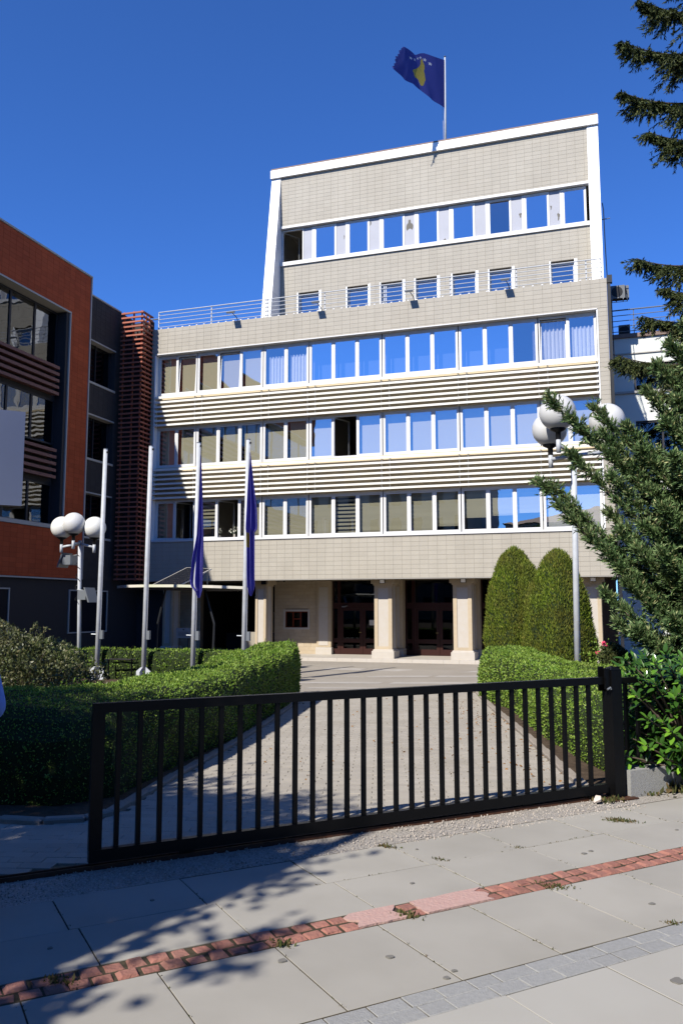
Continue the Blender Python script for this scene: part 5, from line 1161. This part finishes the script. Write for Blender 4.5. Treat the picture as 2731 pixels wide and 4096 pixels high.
# juniper: trunk and ascending plumes
jx, jy = 1.95, 12.9; jz = gz(jx, jy)
ju = thing('juniper', 'large variegated juniper with feathery boughs reaching over the lamp globes', 'tree', (jx, jy, jz))
tb = MB(); limb(tb, [(jx, jy, jz-0.1), (jx-0.05, jy, 1.5), (jx+0.1, jy+0.1, 3.4), (jx+0.05, jy, 6.2)], 0.16, 0.05, 10)
TIPS = [(-0.90, 12.15, 3.36), (-0.72, 12.15, 3.30), (-0.62, 12.1, 2.98), (-0.70, 12.05, 4.56), (-0.42, 12.1, 4.25), (-0.45, 12.1, 3.75), (-0.10, 12.2, 4.40), (0.02, 12.25, 4.02), (0.35, 12.3, 4.12), (0.62, 12.35, 4.62), (0.78, 12.4, 5.0), (0.95, 12.4, 5.30), (1.2, 12.5, 5.6), (1.4, 12.5, 5.9),
        (-0.05, 12.3, 1.75), (0.0, 12.2, 2.35), (0.05, 12.3, 2.9), (0.1, 12.2, 3.4), (0.50, 12.2, 3.75), (0.6, 12.2, 3.2), (0.25, 12.2, 1.9), (0.12, 12.3, 1.35), (0.35, 12.1, 1.25), (0.7, 12.0, 2.3), (0.9, 12.0, 3.6), (1.0, 12.0, 4.4), (0.8, 11.9, 1.4), (1.2, 11.9, 2.9), (1.5, 11.9, 5.0), (0.5, 12.2, 2.7), (0.85, 12.1, 4.1), (0.15, 12.2, 2.1), (0.4, 12.1, 2.35), (0.75, 12.0, 2.9), (1.05, 11.9, 2.0), (0.2, 12.2, 2.6), (1.1, 12.0, 3.9)]
Pj, Dj, Lj = [], [], []
def plume(base, tip, rad, ntw, seed):
    r_ = np.random.default_rng(seed); b0, t0 = np.array(base), np.array(tip)
    c0 = b0*0.5+t0*0.5 + np.array([0.0, 0.0, -0.06*np.linalg.norm(t0-b0)]); pts = np.array(bez(b0, c0, t0, 14))
    limb(tb, [tuple(p) for p in pts], 0.035, 0.006, 5)
    L = np.linalg.norm(t0-b0)
    for _ in range(ntw):
        f = 1 - r_.random()**1.35*0.8; i = min(int(f*13), 12); p = pts[i]+(pts[i+1]-pts[i])*(f*13-i); ax = norm((pts[i+1]-pts[i])[None])[0]
        tw = norm((ax*0.75 + r_.normal(size=3)*0.55 + np.array([0, 0, 0.30]))[None])[0]; tl_ = rad*(1.15-f*0.72)*r_.uniform(0.5, 1.15)
        nb = int(12+tl_*52); tt = r_.random(nb)
        bp = p + tw*(tl_*tt)[:, None] + np.array([0, 0, 1])*(0.10*tl_*tt**2)[:, None]
        bd = norm(tw*0.95 + r_.normal(size=(nb, 3))*0.34)
        Pj.append(bp); Dj.append(bd); Lj.append(r_.uniform(0.04, 0.095, nb))
for k, tp in enumerate(TIPS):
    bz_ = max(0.15, tp[2]-0.25-0.85*(jx-tp[0])); plume((jx+0.02, jy, bz_), tp, 0.30, 290, 100+k)
for k in range(64):      # the body of the tree
    a = rng.uniform(0, 2*math.pi); z = rng.uniform(0.2, 5.6); R_ = (1.6-0.17*z)*rng.uniform(0.75, 1.05)
    plume((jx, jy, max(0.1, z-0.7)), (jx+R_*math.cos(a)*0.9, jy+R_*math.sin(a)*0.8, z+0.35), 0.48, 200, 300+k)
V, F = leafquads(np.concatenate(Pj), np.concatenate(Dj), np.concatenate(Lj), np.concatenate(Lj)*0.11, 0.1)
build('trunk', tb, 'bark', ju); o = link('crown', arrmesh('crown', V, F), 'juniper_leaf', ju)
# spruce: drooping branchlets on long boughs
px_, py_ = 4.3, 21.2; pz_ = gz(px_, py_)
sp = thing('spruce', 'tall dark spruce with drooping boughs against the sky behind the juniper', 'tree', (px_, py_, pz_))
tb = MB(); limb(tb, [(px_, py_, pz_-0.1), (px_+0.05, py_, 6), (px_, py_+0.05, 12), (px_+0.05, py_, 19.5)], 0.30, 0.06, 10)
Ps, Ds, Ls = [], [], []
def bough(base, tip, droop, seed, dn=1.0):
    r_ = np.random.default_rng(seed); b0, t0 = np.array(base), np.array(tip); L = np.linalg.norm(t0-b0)
    pts = np.array(bez(b0, b0*0.4+t0*0.6+np.array([0, 0, -0.22*L]), t0, 18)); limb(tb, [tuple(p) for p in pts], 0.05, 0.008, 5)
    for _ in range(int(L*34*dn)):
        f = 0.18+0.82*r_.random(); i = min(int(f*17), 16); p = pts[i]+(pts[i+1]-pts[i])*(f*17-i); ax = norm((pts[i+1]-pts[i])[None])[0]
        d0 = norm((ax*r_.uniform(0.1, 0.7) + np.array([r_.normal()*0.35, r_.normal()*0.5, -1.0*r_.uniform(0.5, 1.2)]))[None])[0]
        tl_ = droop*(1.2-1.0*f)*(0.55+0.45*math.sin(f*19+seed))*r_.uniform(0.5, 1.15)+0.12; nb = int(14+tl_*70); tt = r_.random(nb)
        bp = p + d0*(tl_*tt)[:, None] + ax*(0.12*tl_*tt**2)[:, None]
        bd = norm(d0*0.9 + r_.normal(size=(nb, 3))*0.36); Ps.append(bp); Ds.append(bd); Ls.append(r_.uniform(0.07, 0.13, nb))
BT = [(0.80, 19.75, 15.15), (0.70, 19.85, 13.95), (1.20, 19.75, 16.15), (1.30, 20.1, 12.95), (0.92, 20.4, 9.95), (1.02, 20.55, 8.55), (0.40, 20.5, 7.62), (1.9, 20.0, 16.9), (1.5, 20.3, 9.1), (1.3, 20.3, 6.6), (1.0, 20.4, 5.2), (1.9, 19.7, 14.6)]
for k, tp in enumerate(BT): bough((px_, py_, tp[2]+0.28+0.03*(px_-tp[0])), tp, 1.25, 500+k, 2.4)
for k in range(40):
    a = rng.uniform(0, 2*math.pi); z = rng.uniform(2.0, 18.8); R_ = max(0.5, 3.3-0.14*z)*rng.uniform(0.7, 1.0)
    if px_+R_*math.cos(a) < 2.5: R_ = abs((px_-2.5)/math.cos(a))
    bough((px_, py_, z+0.35), (px_+R_*math.cos(a), py_+R_*math.sin(a), z), 0.8, 600+k, 0.8)
V, F = leafquads(np.concatenate(Ps), np.concatenate(Ds), np.concatenate(Ls), np.concatenate(Ls)*0.11, 0.1)
build('trunk', tb, 'bark', sp); o = link('crown', arrmesh('crown', V, F), 'spruce_leaf', sp)

# ------------------------------------------------------------------ laurel by the post: each large leaf its own piece
lx, ly = 0.57, 8.10
la = thing('laurel_bush', 'glossy green cherry laurel bush growing over the fence beside the gate post', 'bush', (lx, ly, 0))
lb = MB(); L_, W_ = 1.0, 0.21; npt = 7
for k in range(npt):
    f = k/(npt-1); wd = W_*math.sin(math.pi*min(f*0.93+0.04, 1))**0.75; zz_ = -0.16*f*f+0.05*f
    lb.v += [(f*L_, -wd, zz_+0.35*wd), (f*L_, 0, zz_), (f*L_, wd, zz_+0.35*wd)]
for k in range(npt-1): lb.f += [(3*k, 3*k+3, 3*k+4, 3*k+1), (3*k+1, 3*k+4, 3*k+5, 3*k+2)]; lb.mi += [0, 0]
lme = lb.mesh('leaf', True); lme.materials.append(MATS['laurel_leaf'])
stems = MB(); shoots = []
rl_ = np.random.default_rng(21)
def lau(x, z): return True
EX = [(0.03, 8.62, 0.50), (0.10, 8.68, 0.88), (0.18, 8.62, 1.02), (0.33, 8.72, 1.12), (0.50, 8.75, 1.15), (0.66, 8.8, 1.10), (0.05, 8.6, 0.30), (0.12, 8.6, 0.70), (0.15, 8.55, 0.35), (0.30, 8.5, 0.92), (0.45, 8.5, 0.80), (0.30, 8.45, 0.55), (0.50, 8.42, 0.45), (0.20, 8.5, 0.15), (0.42, 8.4, 0.20), (0.60, 8.45, 0.28), (0.66, 8.5, 0.62), (0.62, 8.5, 0.95), (0.38, 8.55, 0.32), (0.25, 8.55, 0.76)]
for k in range(26):
    EX.append((rl_.uniform(0.04, 0.85), rl_.uniform(8.35, 8.75), rl_.uniform(0.12, 1.12)))
for k in range(24):
    a, c = rl_.uniform(0, 2*math.pi), rl_.uniform(-0.9, 0.95); EX.append((lx+0.15+0.62*math.cos(a)*math.sqrt(1-c*c), ly+0.35*math.sin(a)*math.sqrt(1-c*c), 0.55+0.55*c))
EX = [(x*0.915, y*0.915, 1.6+(z-1.6)*0.915) for x, y, z in EX[:46]] + EX[46:]
leaves_ = []
for k, (x, y, z) in enumerate(EX):
    b0 = (lx+0.15+rl_.normal()*0.08, ly+0.1, 0.05); pts = bez(b0, ((b0[0]+x)/2, (b0[1]+y)/2, z*0.75), (x, y, z), 7); limb(stems, pts, 0.014, 0.005, 5)
    ax = np.array(pts[-1])-np.array(pts[-2]); ax = norm((norm(ax[None])[0]+np.array([0, -0.25, 0.35]))[None])[0]
    sd = norm(np.cross(ax, [0.3, 0.9, 0.1])[None])[0]; s3 = np.cross(ax, sd)
    for j in range(9):
        an = j*2.4+k; rise = 0.25+0.10*j; p = np.array(pts[-1])-ax*(0.105-0.0125*j)
        d = norm((ax*rise+(sd*math.cos(an)+s3*math.sin(an))*0.9+rl_.normal(size=3)*0.12)[None])[0]; leaves_.append((p, d, rl_.uniform(0.085, 0.12)*(1-0.02*j)))
leaves_.sort(key=lambda t: t[0][1]-0.2*t[0][0])
def leaf_matrix(p, d, L):
    X = Vector(d).normalized(); Z = (Vector((0, -0.35, 1))-X*X.dot(Vector((0, -0.35, 1)))).normalized(); Y = Z.cross(X)
    return Matrix(((X.x*L, Y.x*L, Z.x*L, p[0]), (X.y*L, Y.y*L, Z.y*L, p[1]), (X.z*L, Y.z*L, Z.z*L, p[2]), (0, 0, 0, 1)))
for p, d, L in leaves_[:300]:
    o = bpy.data.objects.new('leaf', lme); C.objects.link(o); o.parent = la; o.matrix_parent_inverse = Matrix.Translation(-Vector((lx, ly, 0))); o.matrix_basis = leaf_matrix(p, d, L)
rest = [(p, d, L) for p, d, L in leaves_[300:]]
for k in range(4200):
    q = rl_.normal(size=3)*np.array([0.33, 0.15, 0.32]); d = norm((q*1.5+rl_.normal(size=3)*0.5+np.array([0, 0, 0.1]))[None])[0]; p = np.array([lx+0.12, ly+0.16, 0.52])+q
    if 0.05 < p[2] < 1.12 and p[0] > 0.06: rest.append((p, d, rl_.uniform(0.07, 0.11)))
lv0 = np.array([v.co for v in lme.vertices]); lf0 = np.array([list(p.vertices) for p in lme.polygons]); V, F = [], []
for p, d, L in rest:
    M = np.array(leaf_matrix(p, d, L)); F.append(lf0+len(V)*len(lv0)); V.append(lv0@M[:3, :3].T+M[:3, 3])
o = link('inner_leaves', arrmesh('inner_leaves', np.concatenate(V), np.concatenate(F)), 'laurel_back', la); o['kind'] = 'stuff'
build('stem', stems, 'twig', la)

# ------------------------------------------------------------------ rough bush, small shrubs, roses
def leafy_blob(name, lab, cat, c, R, n, m, leaf, twigs=True, shape=None):
    z0 = gz(c[0], c[1]); t = thing(name, lab, cat, (c[0], c[1], z0))
    r_ = np.random.default_rng(int(abs(c[0]*100)+c[1])); d = norm(r_.normal(size=(n, 3))); rad = r_.random(n)**0.28
    lump = 1+0.13*np.sin(d[:, 0]*6+c[0])*np.sin(d[:, 1]*5)+0.12*np.sin(d[:, 2]*9+d[:, 0]*7)
    P = np.array([c[0], c[1], c[2]])+d*(rad*lump)[:, None]*np.array(R); k = P[:, 2] > z0; P, d = P[k], d[k]
    Dr = norm(d*0.5+r_.normal(size=P.shape)*0.6+np.array([0, 0, 0.45])); sz = r_.uniform(0.7, 1.3, len(P))*leaf
    V, F = leafquads(P, Dr, sz, sz*0.26, 0.25); o = link('foliage', arrmesh('foliage', V, F), m, t); o['kind'] = 'stuff'
    b = MB()
    for _ in range(26):
        e = norm(r_.normal(size=(1, 3)))[0]*np.array(R)*0.95; e[2] = abs(e[2])*0.9; tip = np.array(c)+e
        if tip[2] > z0+0.1: limb(b, bez((c[0]+e[0]*0.1, c[1]+e[1]*0.1, z0), (c[0]+e[0]*0.4, c[1]+e[1]*0.4, c[2]), tip, 6), 0.016, 0.004, 5)
    build('twigs', b, 'twig', t); return t
bu = leafy_blob('rough_bush', 'untrimmed olive brown bush behind the shaded hedge at the left edge', 'bush', (-8.55, 10.3, 0.35), (1.50, 0.9, 0.95), 30000, 'bush_leaf', 0.052)
shoots = []
for (x, y, z, h) in ((-7.66, 9.75, 1.18, 0.20), (-7.9, 9.7, 1.12, 0.16), (-7.35, 9.85, 0.98, 0.16), (-7.0, 10.0, 0.82, 0.16), (-6.75, 10.1, 0.70, 0.14), (-7.55, 9.8, 1.12, 0.18)):
    k = 46; tt = rng.random(k); P = np.array([x, y, z])+np.stack([rng.normal(size=k)*0.025+tt*0.05, rng.normal(size=k)*0.03, tt*h], 1); shoots.append(P)
P = np.concatenate(shoots); V, F = leafquads(P, norm(rng.normal(size=P.shape)*0.6+np.array([0, 0, 0.7])), 0.05, 0.012, 0.2); o = link('shoots', arrmesh('shoots', V, F), 'bush_leaf', bu); o['kind'] = 'stuff'
leafy_blob('dwarf_spruce', 'small dark rounded conifer behind the gate post', 'shrub', (0.06, 14.6, 0.70), (0.24, 0.24, 0.26), 7000, 'spruce_leaf', 0.05)
rs = thing('rose_bush', 'small rose bush with pink blossoms beside the tall lamp pole', 'rose', (-0.12, 15.2, gz(-0.12, 15.2)))
b = MB()
for (dx, dz, dy) in ((0.0, 0.95, 0), (-0.10, 0.78, 0.1), (0.03, 0.90, 0.05)):
    limb(b, bez((-0.12, 15.2, gz(-0.12, 15.2)), (-0.12+dx*0.3, 15.2, 0.4), (-0.12+dx, 15.2+dy, dz), 6), 0.008, 0.004, 5)
    P = np.tile([-0.12+dx, 15.2+dy, dz], (16, 1)); V, F = leafquads(P+rng.normal(size=P.shape)*0.012, norm(rng.normal(size=P.shape)+[0, -0.2, 0.5]), 0.042, 0.024, 0.3); link('blossom', arrmesh('blossom', V, F), 'rose', rs)
build('stem', b, 'stem_green', rs)
P = np.array([-0.2, 15.2, 0.55])+rng.normal(size=(500, 3))*np.array([0.16, 0.12, 0.2]); V, F = leafquads(P, norm(rng.normal(size=P.shape)), 0.045, 0.014, 0.2); o = link('foliage', arrmesh('foliage', V, F), 'hedge_leaf', rs); o['kind'] = 'stuff'

# ------------------------------------------------------------------ street tree beyond the left edge; its shade falls on gate and pavement
tx_, ty_ = -3.66, -0.55
st = thing('street_tree', 'leafy street tree beyond the left edge that shades the gate and pavement', 'tree', (tx_, ty_, 0))
tb = MB(); limb(tb, [(tx_-0.06, ty_-0.2, -0.1), (tx_-0.02, ty_-0.05, 1.6), (tx_, ty_, 3.2), (tx_+0.03, ty_+0.05, 4.8), (tx_+0.02, ty_+0.1, 6.1)], 0.15, 0.05, 12)
Pt = []; rt_ = np.random.default_rng(5)
for k in range(110):
    a = rt_.uniform(0, 2*math.pi); z = rt_.uniform(2.3, 6.3); R_ = 2.2*math.sqrt(max(0.08, 1-((z-4.3)/2.4)**2))*rt_.random()**0.5
    e = np.array([tx_-1.95+R_*math.cos(a)*1.05, ty_-0.1+R_*math.sin(a)*1.15, z])
    if e[0] > tx_-0.12: e[0] = tx_-0.12-0.5*rt_.random()
    lim = 6.0 if e[0]+0.333*z > -4.0 else 7.6
    e[1] = min(e[1], lim-1.11*z)
    limb(tb, bez((tx_, ty_, max(2.2, z-1.4)), (tx_*0.5+e[0]*0.5, ty_*0.5+e[1]*0.5, z-0.3), e, 7), 0.045, 0.008, 5)
    for _ in range(6):
        cc_ = e+rt_.normal(size=3)*np.array([0.20, 0.3, 0.28]); Pt.append(cc_+rt_.normal(size=(46, 3))*0.15)
for e in ((tx_+0.30, ty_-0.35, 3.35), (tx_+0.18, ty_-0.2, 3.1), (tx_+0.28, ty_-1.2, 4.9), (tx_-0.1, ty_-1.6, 4.6), (tx_-0.2, ty_-0.2, 5.3)):
    Pt.append(np.array(e)+rt_.normal(size=(70, 3))*np.array([0.09, 0.13, 0.12])); limb(tb, [(tx_, ty_, e[2]-0.7), e], 0.02, 0.006, 5)
P = np.concatenate(Pt); V, F = leafquads(P, norm(rt_.normal(size=P.shape)), rt_.uniform(0.09, 0.15, len(P)), 0.042, 0.2)
build('trunk', tb, 'bark', st); link('crown', arrmesh('crown', V, F), 'tree_leaf', st)
t2x, t2y = -8.9, 0.9  # unseen second tree, added to cut sky light on the left ground
st = thing('street_tree', 'wide unseen street tree added farther beyond the left edge to darken the hedge corner', 'tree', (t2x, t2y, 0))
tb = MB(); limb(tb, [(t2x, t2y, -0.1), (t2x+0.05, t2y, 1.8), (t2x, t2y+0.1, 4.2), (t2x+0.1, t2y, 6.0)], 0.2, 0.06, 12); Pt = []
for k in range(110):
    a = rt_.uniform(0, 2*math.pi); z = rt_.uniform(2.6, 6.2); R_ = 3.0*math.sqrt(max(0.08, 1-((z-4.2)/2.3)**2))*rt_.random()**0.5
    e = np.array([t2x+0.5+R_*math.cos(a), min(t2y+R_*math.sin(a)*0.8, 7.7-1.11*z), z]); limb(tb, bez((t2x, t2y, max(2.2, z-1.4)), (t2x*0.5+e[0]*0.5, t2y*0.5+e[1]*0.5, z-0.3), e, 7), 0.05, 0.008, 5)
    for _ in range(6):
        cc_ = e+rt_.normal(size=3)*0.3; Pt.append(cc_+rt_.normal(size=(46, 3))*0.17)
P = np.concatenate(Pt); V, F = leafquads(P, norm(rt_.normal(size=P.shape)), rt_.uniform(0.09, 0.15, len(P)), 0.045, 0.2)
build('trunk', tb, 'bark', st); link('crown', arrmesh('crown', V, F), 'tree_leaf', st)

kids = [c for c in bpy.data.objects if c.parent == st]  # copies of the second tree, added out of view to reduce sky fill
for (x, y), lab in (((5.2, -1.5), 'unseen street tree added beyond the right edge to block sky light'), ((3.2, -9.0), 'unseen street tree added behind the viewpoint to block sky light'), ((-5.5, -13.0), 'unseen street tree added behind the viewpoint at left to block sky light'), ((10.5, 3.5), 'unseen street tree added farther beyond the right edge to block sky light')):
    r_ = thing('street_tree', lab, 'tree', (x, y, 0), 'added street trees out of view that block sky light')
    for c_ in kids:
        o = c_.copy(); C.objects.link(o); o.parent = r_; o.matrix_parent_inverse = Matrix.Translation(-Vector((t2x, t2y, 0)))
    r_.rotation_euler.z = x*0.7; r_.scale = (1.15, 1.15, 1.3)

# ------------------------------------------------------------------ unseen houses across the street, added to block low sky and mirror in windows
def street_house(x0, x1, y0, y1, h, m, lab):
    t = thing('street_house', lab, 'building', ((x0+x1)/2, y1, 0), 'houses across the street')
    build('wall', MB().box(x0, x1, y0, y1, -0.1, h), m, t)
    b = MB(); b.v = [(x0-0.4, y0-0.4, h), (x1+0.4, y0-0.4, h), (x1+0.4, y1+0.4, h), (x0-0.4, y1+0.4, h), ((x0+x1)/2-3, (y0+y1)/2, h+2.4), ((x0+x1)/2+3, (y0+y1)/2, h+2.4)]
    b.f = [(0,1,5,4), (1,2,5), (2,3,4,5), (3,0,4), (3,2,1,0)]; b.mi = [0]*5; build('roof', b, 'wall_terracotta', t)
    x = x0+1.2
    while x < x1-1.8:
        z = 1.2
        while z < h-1.6: build('window', MB().box(x, x+1.2, y1+0.01, y1+0.06, z, z+1.5), 'solar_cell', t); z += 3.1
        x += 2.6
street_house(-36, -13.5, -44, -30, 17.0, 'wall_beige', 'pale tile-roofed house across the street, mirrored in the lowest window row')
street_house(-11, 12, -46, -31, 11.0, 'wall_beige', 'beige tile-roofed house across the street, mirrored in the lowest window row')
street_house(15, 36, -44, -29, 10.0, 'plaster_white', 'unseen pale house added farthest along the street to block low sky')

# ------------------------------------------------------------------ weeds in joints, fallen leaves
Pw, Dw, Lw = [], [], []
def tuft(x, y, z, n, r_, h):
    Pw.append(np.array([x, y, z])+np.stack([rng.normal(size=n)*r_, rng.normal(size=n)*r_*0.5, np.zeros(n)], 1)); Dw.append(norm(rng.normal(size=(n, 3))*0.7+np.array([0, 0, 0.8]))); Lw.append(rng.uniform(0.4, 1.2, n)*h)
for k in range(-2, 9):
    for rowq, off, pit in (((-0.9, -0.42), 0.445, 0.722), ((-1.39, -0.9), 0.49, 0.722), ((-2.29, -1.6), -0.03, 0.566)):
        for _ in range(13 if k > 1 else 5):
            x, y = SP(off+k*pit+rng.normal()*0.003, rng.uniform(*rowq)); tuft(x, y, -0.006, 5, 0.008, 0.014)
for _ in range(46): x, y = SP(rng.uniform(0.9, 5.5), -0.905+rng.normal()*0.004); tuft(x, y, -0.006, 6, 0.010, 0.014)
for s, q, n, r_, h in ((3.75, -0.72, 500, 0.055, 0.022), (1.86, -0.45, 60, 0.03, 0.03), (2.02, -0.86, 70, 0.03, 0.02), (2.28, -1.58, 160, 0.05, 0.022), (1.30, -1.56, 140, 0.035, 0.03), (0.58, -1.58, 120, 0.03, 0.03), (-0.42, -1.49, 90, 0.04, 0.03), (2.42, -2.29, 80, 0.025, 0.02), (2.62, -0.88, 60, 0.03, 0.016), (4.1, -0.2, 60, 0.05, 0.06), (4.25, -0.22, 60, 0.05, 0.05), (4.6, -0.15, 160, 0.09, 0.05), (4.85, -0.12, 300, 0.12, 0.11), (5.1, -0.12, 300, 0.12, 0.10), (2.2, 0.06, 80, 0.06, 0.02), (3.3, 0.05, 80, 0.1, 0.02)):
    x, y = SP(s, q); tuft(x, y, -0.004, n, r_, h)
for (x, y) in spots:     # grass in the path joints
    if rng.random() < 0.07 and y > 7.2:
        f_ = rng.choice((0.107, -0.107)); g_ = rng.uniform(-0.05, 0.05); tuft(x+f_*pc.x+g_*pd.x, y+f_*pc.y+g_*pd.y, gz(x, y)-0.003, int(rng.integers(3, 9)), rng.uniform(0.004, 0.018), 0.012)
V, F = leafquads(np.concatenate(Pw), np.concatenate(Dw), np.concatenate(Lw), np.concatenate(Lw)*0.2, 0.1)
o = link('weeds', arrmesh('weeds', V, F), 'weed'); tag(o, 'small weeds and moss growing in the paving joints', 'weeds'); o['kind'] = 'stuff'
n = 420; pts = []
while len(pts) < n:
    y = rng.uniform(7.3, 17); x = xat(RC, y)-abs(rng.normal())*0.5-0.05 if rng.random() < 0.65 else rng.uniform(xat(LC, y), xat(RC, y))
    if inpoly(x, y, PATH): pts.append((x, y, gz(x, y)+0.012))
pts = np.array(pts); Dr = norm(np.concatenate([rng.normal(size=(n, 2)), rng.normal(size=(n, 1))*0.25], 1)); V, F = leafquads(pts, Dr, rng.uniform(0.02, 0.05, n), 0.011, 0.4)
o = link('fallen_leaves', arrmesh('fallen_leaves', V, F), 'dry_leaf'); tag(o, 'dry brown leaves scattered on the paved path', 'leaves'); o['kind'] = 'stuff'
